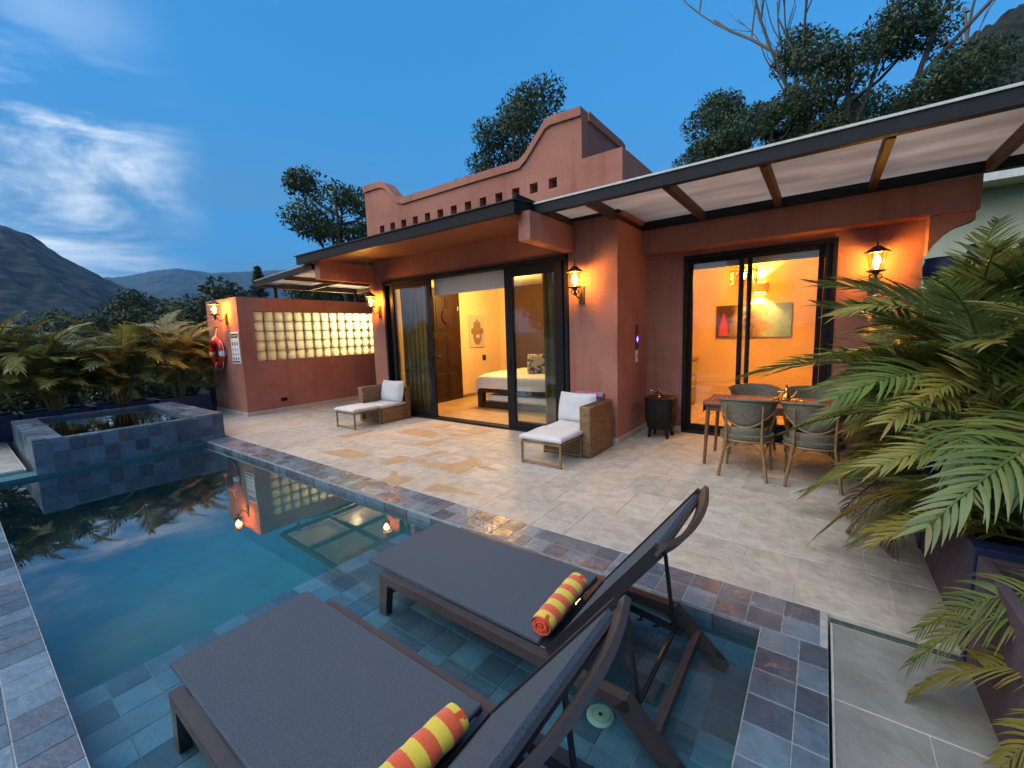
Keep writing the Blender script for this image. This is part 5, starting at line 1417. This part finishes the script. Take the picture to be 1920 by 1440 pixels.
# ------------------------------------------------------------------ palms
def frond_mesh(name, L, pairs, leaf, droop, seed, mat, width=0.03, vee=0.55, lift=0.0):
    """areca frond along +x; rises then droops; leaflets as folded 3-segment blades"""
    r2 = np.random.default_rng(seed)
    V, F = [], []
    def rach(t):
        return Vector((L * t * (1 - 0.10 * droop * t), 0, L * (lift * t - 0.42 * droop * t * t * t - 0.12 * droop * t * t)))
    g = G().tube([rach(i / 10) for i in range(11)], [0.011 * (1 - 0.8 * i / 10) + 0.002 for i in range(11)], 6)
    for i in range(pairs):
        t = 0.16 + 0.84 * (i / (pairs - 1)) ** 0.95
        p = rach(t); q = (rach(min(1, t + 0.02)) - rach(t - 0.02)).normalized()
        ll = leaf * (0.55 + 0.45 * math.sin(math.pi * min(1, (t - 0.1) / 0.75) ** 0.8)) * (1 if t < 0.8 else 1 - (t - 0.8) * 1.6)
        for s in (-1, 1):
            ang = R(66 - 38 * t + r2.normal() * 5)
            up_ = vee * (1 - 0.3 * t) + r2.normal() * 0.07
            d = (q * math.cos(ang) + Vector((0, s, 0)) * math.sin(ang) + Vector((0, 0, 1)) * up_ * math.sin(ang)).normalized()
            sidev = d.cross(Vector((0, 0, 1))).normalized() * s
            nseg = 4; l2 = ll * r2.uniform(0.88, 1.08); dd = 0.55 * droop + r2.uniform(0, 0.35)
            base = len(g.v)
            for k in range(nseg + 1):
                u = k / nseg
                c = p + d * (l2 * u) + Vector((0, 0, -l2 * dd * 0.6 * u ** 2.2))
                w = width * (0.35 + 1.1 * math.sin(math.pi * min(1, 0.12 + u * 0.86)) ** 0.8) * (1 - u ** 4 * 0.9) * 0.5
                cross = (q - d * q.dot(d)).normalized()
                g.v.append(tuple(c - cross * w + Vector((0, 0, -w * 0.35)))); g.v.append(tuple(c + Vector((0, 0, w * 0.25)))); g.v.append(tuple(c + cross * w + Vector((0, 0, -w * 0.35))))
            for k in range(nseg):
                b = base + k * 3
                g.f.append((b, b + 1, b + 4, b + 3)); g.f.append((b + 1, b + 2, b + 5, b + 4))
    me = g.mesh(name); me.materials.append(M[mat]); me.shade_smooth()
    return me
FR = {}
for mt in ('palm', 'palm_y'):
    FR[mt] = [frond_mesh('frond', 1.0, 30, 0.31, dr, 20 + i + (10 if mt == 'palm_y' else 0), mt, width=0.0155) for i, dr in enumerate((0.55, 0.85, 1.15))]
FR['dry'] = [frond_mesh('frond', 0.8, 26, 0.26, 1.6, 51, 'palm_dry', width=0.010)]

def aim(o, base, az, el, length, roll=0.0):
    """az: degrees from +Y towards +X; el: take-off angle"""
    d = Vector((math.sin(R(az)) * math.cos(R(el)), math.cos(R(az)) * math.cos(R(el)), math.sin(R(el))))
    up = Vector((0, 0, 1)); y_ = up.cross(d).normalized(); z_ = d.cross(y_)
    mtx = Matrix(((d.x, y_.x, z_.x), (d.y, y_.y, z_.y), (d.z, y_.z, z_.z)))
    o.rotation_euler = (mtx @ Matrix.Rotation(roll, 3, 'X')).to_euler()
    o.location = base; o.scale = (length, length, length)

def palm(loc, label, group, fronds, stems, yellow=0.3, seed=0, hmax=1.0, extra=(), lenr=(1.0, 1.5), azr=(0, 360), trim=0.0, skirt=0):
    r2 = random.Random(seed)
    t = thing('areca_palm', label, 'palm', loc, group)
    tips = []
    for k in range(stems):
        a = r2.uniform(0, 6.28); rr = r2.uniform(0.02, 0.12)
        b = Vector((rr * math.cos(a), rr * math.sin(a), 0)); hh = hmax * r2.uniform(0.55, 1.0)
        tip = b + Vector((0.22 * math.cos(a) * hh, 0.22 * math.sin(a) * hh, hh))
        link('stem', G().tube([b, b.lerp(tip, 0.5) + Vector((0, 0, 0.03)), tip], [0.024, 0.019, 0.012], 8).mesh('stem', smooth=60), 'palm_stem', t)
        tips.append((tip, a))
    for k in range(fronds):
        tip, a = tips[k % len(tips)]
        mt = 'palm_y' if r2.random() < yellow else 'palm'
        o = link('frond', r2.choice(FR[mt]), None, t)
        az = r2.uniform(*azr); el = r2.uniform(12, 74)
        ws = max(0.0, -math.sin(R(az))) * trim
        aim(o, tip + Vector((0, 0, -r2.uniform(0, 0.45) * hmax)), az, el, r2.uniform(*lenr) * (1 - ws), r2.uniform(-0.5, 0.5))
    for k in range(skirt):
        o = link('frond', r2.choice(FR['palm' if r2.random() > yellow else 'palm_y']), None, t)
        aim(o, Vector((-0.12, r2.uniform(-0.5, 0.5), r2.uniform(0.0, 0.2))), r2.uniform(235, 305), r2.uniform(2, 30), r2.uniform(0.5, 0.72), r2.uniform(-0.4, 0.4))
    for (bz, az, el, ln, mt, vi, roll) in extra:
        o = link('frond', FR[mt][vi], None, t); aim(o, Vector(bz), az, el, ln, roll)
    return t
def planter(loc, size, label, mat='mauve', group=None, posts=True):
    t = thing('planter', label, 'planter', loc, group)
    x, y, z = loc; w, d, h = size
    g = G()
    g.box(x - w / 2, y - d / 2, z, x - w / 2 + .04, y + d / 2, z + h, .004).box(x + w / 2 - .04, y - d / 2, z, x + w / 2, y + d / 2, z + h, .004)
    g.box(x - w / 2 + .04, y - d / 2, z, x + w / 2 - .04, y - d / 2 + .04, z + h, .004).box(x - w / 2 + .04, y + d / 2 - .04, z, x + w / 2 - .04, y + d / 2, z + h, .004)
    g.box(x - w / 2 + .04, y - d / 2 + .04, z, x + w / 2 - .04, y + d / 2 - .04, z + .05)
    part(t, 'box', g, mat)
    part(t, 'soil', G().box(x - w / 2 + .042, y - d / 2 + .042, z + .06, x + w / 2 - .042, y + d / 2 - .042, z + h - .06), 'soil')
    return t
GRP = 'areca palms along the right edge of the patio'
PG = 'mauve planters under the right hand palms'
for i, (y, lab) in enumerate(((2.18, 'mauve planter box beside the lower path next to the pool end'), (3.38, 'mauve planter box just past the slot drain'), (4.58, 'mauve planter box under the leaning palms near the dining chairs'), (5.78, 'mauve planter box closest to the dining wall'))):
    planter((0.93, y, -0.03 if y < 2.7 else 0.0), (0.62, 1.08, 0.52 if y > 2.7 else 0.55), lab, 'mauve', PG)
for i, y in enumerate((2.78, 3.98, 5.18)):
    solo('planter_post', G().box(0.61, y - 0.055, -0.03 if i == 0 else 0.0, 1.24, y + 0.055, 0.55, 0.004), 'navy', ['navy blue post between the planters at the slot drain', 'navy blue post between planters past the slot drain', 'navy blue post between planters near the dining chairs'][i], 'post', (0.9, y, 0), 'navy posts between the planters')
ZT = 0.50
palm((1.0, 5.2, ZT - 0.08), 'areca palm closest to the dining wall and its lantern', GRP, 120, 12, 0.35, 1, 1.35, lenr=(0.9, 1.3), trim=0.42, skirt=12,
     extra=[((-0.1, 0, 0.5), 268, 34, 1.30, 'palm', 1, 0.2), ((-0.1, 0.1, 0.4), 285, 20, 1.0, 'palm_y', 1, -0.2)])
palm((0.98, 4.2, ZT - 0.08), 'areca palm arching over the dining chairs', GRP, 130, 12, 0.4, 2, 1.2, lenr=(0.9, 1.3), trim=0.38, skirt=12,
     extra=[((-0.08, 0.0, 0.55), 274, 34, 1.38, 'palm', 1, 0.35), ((0, 0, 0.7), 262, 48, 1.2, 'palm', 0, 0.3), ((-0.1, 0, 0.15), 268, 12, 0.95, 'palm_y', 2, 0.0), ((-0.1, -0.1, 0.1), 255, 5, 1.0, 'dry', 0, 0.0), ((-0.1, -0.1, 0.1), 245, -5, 1.0, 'dry', 0, 0.3), ((-0.1, 0.1, 0.1), 262, 0, 1.1, 'dry', 0, -0.3)])
palm((1.0, 3.2, ZT - 0.08), 'areca palm with broad fronds beside the slot drain', GRP, 110, 11, 0.25, 3, 1.05, lenr=(0.85, 1.2), azr=(-40, 220), trim=0.4, skirt=8,
     extra=[((-0.05, 0, 0.75), 300, 50, 1.25, 'palm', 0, 0.4), ((-0.05, 0, 0.5), 285, 24, 1.1, 'palm', 1, 0.15), ((-0.05, 0.05, 0.35), 266, 14, 0.98, 'palm', 1, 0.0), ((-0.05, 0.0, 0.15), 272, 2, 0.8, 'palm', 1, 0.0), ((-0.05, 0, 0.2), 290, 8, 1.0, 'palm_y', 2, 0)])
palm((1.05, 2.05, ZT - 0.08), 'low areca palm hanging over the lower path', GRP, 46, 6, 0.4, 4, 0.5, lenr=(0.55, 0.8), azr=(0, 200), trim=0.4, skirt=2,
     extra=[((-0.05, 0.1, -0.02), 285, -6, 0.75, 'palm_y', 1, 0), ((-0.05, 0.0, 0.0), 262, -8, 0.6, 'palm_y', 2, 0), ((-0.25, -0.25, -0.28), 235, -12, 0.5, 'dry', 0, 0.2), ((-0.2, -0.1, -0.2), 250, -15, 0.55, 'dry', 0, -0.3)])

LG = 'areca palms in the navy planters behind the hot tub'
LP = [(-11.35, 3.05), (-11.45, 2.12), (-11.5, 1.2), (-11.6, 0.27), (-11.7, -0.66), (-12.1, 4.2)]
LLAB = ['areca palm lit by the annex lantern, touching the lifebuoy wall', 'areca palm with yellow fronds behind the tub corner by the annex', 'areca palm behind the middle of the hot tub', 'areca palm behind the far corner of the hot tub', 'areca palm beyond the garden path', 'areca palm standing behind the annex corner']
for i, ((x, y), lab) in enumerate(zip(LP, LLAB)):
    planter((x, y, -0.02), (0.62, 0.9, 0.46), 'navy trough planter under the' + lab[5:], 'navy', 'navy trough planters behind the hot tub')
    palm((x, y, 0.38), lab, LG, 100, 14, 0.75 if i < 3 else 0.5, 30 + i, 1.30, lenr=(0.6, 1.05), extra=[((0, 0, 0.4), 100 + 20 * (i % 3), 70, 0.95, 'palm_y', 0, 0.3)])  # extra yellow leaves on palms nearest the annex stand in for lantern glow

# ------------------------------------------------------------------ trees
def leaf_cloud(name, clumps, n, size, mat, seed, flat=0.6):
    """clumps: [(centre, radius)] ; n leaves in all; random little quads bent along their middle"""
    r2 = np.random.default_rng(seed)
    cs = np.array([c for c, _ in clumps]); rs = np.array([r for _, r in clumps])
    w = rs ** 2 / np.sum(rs ** 2)
    idx = r2.choice(len(clumps), n, p=w)
    d = r2.normal(size=(n, 3)); d /= np.linalg.norm(d, axis=1)[:, None]
    rad = rs[idx] * r2.uniform(0.25, 1.0, n) ** 0.45
    pos = cs[idx] + d * rad[:, None] * np.array([1, 1, flat])
    a = r2.normal(size=(n, 3)); a /= np.linalg.norm(a, axis=1)[:, None]
    b = np.cross(a, d + 0.6 * r2.normal(size=(n, 3))); b /= (np.linalg.norm(b, axis=1)[:, None] + 1e-6)
    s = size * r2.uniform(0.6, 1.35, n)[:, None]
    up = np.cross(a, b)
    v = np.empty((n, 6, 3))
    v[:, 0] = pos - a * s; v[:, 1] = pos - a * s * 0.2 + b * s * 0.42 + up * s * 0.12; v[:, 2] = pos + a * s * 0.55 + b * s * 0.30 + up * s * 0.1
    v[:, 3] = pos + a * s; v[:, 4] = pos + a * s * 0.55 - b * s * 0.30 + up * s * 0.1; v[:, 5] = pos - a * s * 0.2 - b * s * 0.42 + up * s * 0.12
    me = bpy.data.meshes.new(name)
    me.vertices.add(n * 6); me.vertices.foreach_set('co', v.reshape(-1))
    base = (np.arange(n) * 6)[:, None]
    f = np.concatenate([base + np.array([0, 1, 2, 3]), base + np.array([0, 3, 4, 5])], axis=1).reshape(-1)
    me.loops.add(len(f)); me.loops.foreach_set('vertex_index', f.astype(np.int32))
    me.polygons.add(n * 2)
    me.polygons.foreach_set('loop_start', np.arange(n * 2, dtype=np.int32) * 4)
    me.update(calc_edges=True); me.validate()
    me.materials.append(M[mat])
    return me
def limbs(g, base, h, n, spread, r0, rng, zmin=0.35, leaning=0.0, sub=3):
    """trunk and limbs; returns limb tips"""
    tips = []
    top = Vector((leaning * h, 0.0, h * 0.8))
    mid = Vector((leaning * h * 0.3 + rng.uniform(-.03, .03) * h, rng.uniform(-.03, .03) * h, h * 0.42))
    g.tube([base, base + mid, base + top], [r0, r0 * 0.7, r0 * 0.25], 9)
    for i in range(n):
        t = zmin + (1 - zmin) * i / n
        p = (mid * (t / 0.5)) if t < 0.5 else mid.lerp(top, (t - 0.5) / 0.5)
        p = base + p
        a = i * 2.4 + rng.uniform(-.5, .5)
        ln = h * spread * rng.uniform(0.6, 1.1) * (1.1 - 0.5 * t)
        e = p + Vector((math.cos(a) * ln, math.sin(a) * ln, ln * rng.uniform(0.3, 0.9)))
        m_ = p.lerp(e, 0.5) + Vector((0, 0, -0.08 * ln))
        g.tube([p, m_, e], [r0 * 0.42, r0 * 0.28, r0 * 0.09], 6)
        tips.append((e, ln))
        for k in range(sub):
            q = p.lerp(e, rng.uniform(0.45, 0.9)); a2 = a + rng.uniform(-1.2, 1.2); l2 = ln * rng.uniform(0.3, 0.55)
            e2 = q + Vector((math.cos(a2) * l2, math.sin(a2) * l2, l2 * rng.uniform(0.1, 0.9)))
            g.tube([q, e2], [r0 * 0.18, r0 * 0.05], 5); tips.append((e2, l2))
    tips.append((base + top, h * 0.25))
    return tips
def tree_meshes(seed, h, n, spread, r0, leaves, lsize, mat='leaf', clump=0.13, zmin=0.35, bark='bark', flat=0.7, sub=3, leaning=0.0):
    rng = random.Random(seed)
    g = G(); tips = limbs(g, Vector((0, 0, 0)), h, n, spread, r0, rng, zmin, leaning, sub)
    tr = g.mesh('trunk', smooth=60); tr.materials.append(M[bark])
    cl = [((e.x, e.y, e.z + 0.03 * h), h * clump * rng.uniform(0.6, 1.25)) for e, _ in tips]
    cr_ = leaf_cloud('crown', cl, leaves, lsize, mat, seed, flat)
    return tr, cr_
def put_tree(ms, loc, label, rot=0.0, s=1.0, group=None, name='tree'):
    t = thing(name, label, 'tree', loc, group)
    link('trunk', ms[0], None, t); link('crown', ms[1], None, t)
    t.rotation_euler = (0, 0, rot); t.scale = (s, s, s)
    return t
def polar(az, dist, z): return (dist * math.sin(R(az)), dist * math.cos(R(az)), z)
TA = tree_meshes(5, 11.0, 13, 0.19, 0.20, 15000, 0.08, clump=0.07, zmin=0.35, sub=5)
TB = tree_meshes(6, 12.0, 12, 0.175, 0.17, 15000, 0.075, clump=0.068, zmin=0.5, bark='bark_pale', leaning=0.02, sub=5)
TC = tree_meshes(9, 12.0, 13, 0.40, 0.26, 38000, 0.09, clump=0.095, zmin=0.25, sub=4)
TD = tree_meshes(12, 8.0, 9, 0.55, 0.14, 12000, 0.085, clump=0.07, zmin=0.5, flat=0.3, sub=4)
put_tree(TA, polar(-57.6, 24.0, -2.4), 'round leafy tree rising behind the left end of the roof', 0.4, 1.22)
put_tree(TB, polar(-36.0, 24.0, 0.6), 'tall slender tree rising behind the parapet peak', 1.0, 1.24)
put_tree(TA, polar(-29.0, 27.0, 1.0), 'small treetop peeking just past the parapet peak', 2.4, 1.14)
put_tree(TC, polar(-5.6, 27.0, 3.0), 'dense dark tree above the pergola left of the bare branches', 0.0, 0.93)
put_tree(TC, polar(0.8, 29.0, 3.0), 'dense dark tree at the foot of the bare branches', 2.1, 1.06)
put_tree(TC, polar(4.9, 31.0, 3.4), 'dense dark tree between the bare branches and the hillside', 4.0, 0.90)
put_tree(TD, polar(-12.4, 29.0, 3.2), 'flat topped spreading tree above the pergola edge', 0.3, 1.02)
put_tree(TD, polar(-17.4, 26.0, 3.2), 'small dark treetop next to the parapet side wall', 1.8, 0.86)
# bare tree
rng = random.Random(77)
g = G()
def bare(p, d, ln, r_, depth):
    if depth == 0 or r_ < 0.008: return
    pts = [p]; q = p.copy(); dd = d.copy()
    for i in range(4):
        dd = (dd + Vector((rng.uniform(-.16, .16), rng.uniform(-.16, .16), rng.uniform(-.02, .10)))).normalized()
        q = q + dd * (ln / 4); pts.append(q.copy())
    g.tube(pts, [r_ * (1 - 0.10 * i) for i in range(5)], 7 if depth > 2 else 5)
    for k in range(2):
        ax = Vector((rng.uniform(-1, 1), rng.uniform(-1, 1), rng.uniform(-0.3, 0.6)))
        nd = (dd + ax * rng.uniform(0.35, 0.75)).normalized()
        st_ = pts[rng.choice((2, 3, 4))]
        bare(st_, nd, ln * rng.uniform(0.6, 0.85), r_ * rng.uniform(0.5, 0.68), depth - 1)
B0 = Vector(polar(1.0, 28.0, 4.0))
for (ox_, ax, ln) in ((-1.2, (-0.34, 0, 1), 8.0), (-0.5, (-0.10, 0.1, 1), 7.5), (0.4, (0.02, -0.1, 1), 8.0), (0.9, (0.22, 0, 1), 8.0), (1.6, (0.36, 0.1, 1), 8.0)):
    bare(B0 + Vector((ox_, 0, 2.5)), Vector(ax).normalized(), ln, 0.16, 5)
    g.tube([B0 + Vector((0, 0, 0.2)), B0 + Vector((ox_, 0, 2.6))], [0.26, 0.15], 8)
g.tube([B0 + Vector((0, 0, -3)), B0 + Vector((0, 0, 0.4))], [0.4, 0.3], 9)
bt = thing('bare_tree', 'leafless pale branched tree towering over the pergola', 'tree', (B0.x, B0.y, 1.0))
part(bt, 'branches', g, 'bark_pale', 60)
# conifer
g = G(); g.tube([(0, 0, 0), (0, 0, 9)], [0.16, 0.03], 8)
ctr = g.mesh('trunk'); ctr.materials.append(M['bark'])
cl = []
crg = random.Random(3)
for lv in range(24):
    z = 1.8 + lv * 0.30; rr = 1.75 * (1 - lv / 25.0)
    for k in range(8):
        a = k * 0.785 + lv * 0.53 + crg.uniform(-.2, .2); lr = rr * crg.uniform(0.7, 1.1)
        for q in (0.35, 0.7, 1.0): cl.append(((lr * q * math.cos(a), lr * q * math.sin(a), z + 0.12 * q + crg.uniform(-.08, .08)), 0.2))
ccr = leaf_cloud('crown', cl, 12000, 0.075, 'leaf_forest', 8, 0.7)
put_tree((ctr, ccr), polar(-66.6, 40.0, -1.5), 'slim tiered conifer standing beyond the side canopy', 0, 1.0, name='conifer')
# forest in the valley
FT = [tree_meshes(40 + i, 10.0, 10, 0.40, 0.2, 11000, 0.13, 'leaf_forest', clump=0.12, zmin=0.25, sub=3) for i in range(3)]
rng = random.Random(5)
FG = 'forest trees in the valley beyond the hot tub'
k = 0
for (az, dist, topel) in [(-88, 45, 1.5), (-86, 60, 3.0), (-84, 52, 3.3), (-82.3, 48, 2.6), (-80.5, 58, 3.2), (-78.8, 46, 3.6), (-77.5, 40, 4.9), (-76, 44, 4.5), (-74.4, 38, 4.9), (-72.8, 42, 4.6), (-71.2, 36, 4.9), (-69.6, 40, 5.3), (-68, 44, 5.6), (-65.0, 38, 6.4), (-62.5, 34, 7.2), (-60.5, 30, 6.8), (-85, 30, 0.6), (-81, 28, 0.8), (-77, 27, 1.6), (-73, 28, 2.2), (-69.5, 28, 3.0), (-90, 32, 1.2), (-93, 50, 2.4), (-64, 26, 5.0)]:
    h = 1.6 + dist * math.tan(R(topel)) + 7.0
    put_tree(FT[k % 3], polar(az, dist, -7.0), 'broad dark forest tree in the valley beyond the hot tub', rng.uniform(0, 6.3), h / 10.2, FG, 'forest_tree'); k += 1
# trees on the other side of the garden, seen mirrored in the glass doors
for i, (x, y, s, ms, lab) in enumerate([(-9, -11, 0.9, TA, 'garden tree mirrored in the bedroom glass, beyond the pool side'), (-14, -14, 1.0, TC, 'wide garden tree mirrored in the bedroom glass, far across the pool'), (-3, -13, 0.85, TB, 'slender garden tree mirrored in the sliding glass')]):
    put_tree(ms, (x, y, -2.4), lab, i * 1.3, s)

# ------------------------------------------------------------------ neighbour house and pots at the right edge
nb_ = thing('neighbour_house', 'pale cream neighbouring house wall beyond the dining wing', 'house', (4.0, 12.5, -1.0))
part(nb_, 'wall', G().box(0.95, 12.0, -2.5, 9.0, 16.0, 4.0), 'nbr')
part(nb_, 'roof', G().box(0.90, 11.3, 4.0, 9.2, 16.2, 4.15), 'nbr')
part(nb_, 'roof_edge', G().box(0.90, 11.24, 3.98, 9.2, 11.298, 4.20), 'trim_white')
led_ = solo('garden_wall', G().box(0.95, 9.0, -2.4, 5.0, 9.35, 2.05, 0.01), 'nbr', 'low cream garden wall carrying the navy pots', 'wall', (3, 9.1, -2.4))
for i, (x, z, lab) in enumerate(((1.40, 2.05, 'round navy pot on the garden wall, next to the lantern wall'), (1.86, 2.20, 'round navy pot on the garden wall, beside the grey shrub'))):
    t = thing('pot', lab, 'pot', (x, 9.17, 2.05), 'navy pots on the garden wall')
    part(t, 'body', G().lathe([(0.12, 0), (0.17, 0.08), (0.21, 0.22), (0.22, 0.34), (0.19, 0.44), (0.20, 0.47), (0.15, 0.475)], (x, 9.17, 2.05 + i * 0.15), 22), 'navy', 50)
    if i: part(t, 'foot', G().lathe([(0.14, 0), (0.14, 0.15)], (x, 9.17, 2.05), 16), 'navy')
sh = thing('shrub', 'round grey green shrub on the garden wall at the right', 'shrub', (2.55, 9.25, 2.05))
link('foliage', leaf_cloud('foliage', [((0, 0, 0.3), 0.42), ((0.4, 0, 0.45), 0.45), ((-0.1, 0.1, 0.5), 0.3)], 2600, 0.06, 'leaf', 3, 0.9), None, sh)
link('stem', G().tube([(0, 0, 0), (0, 0, 0.4)], 0.03, 6).mesh('stem'), 'bark', sh)
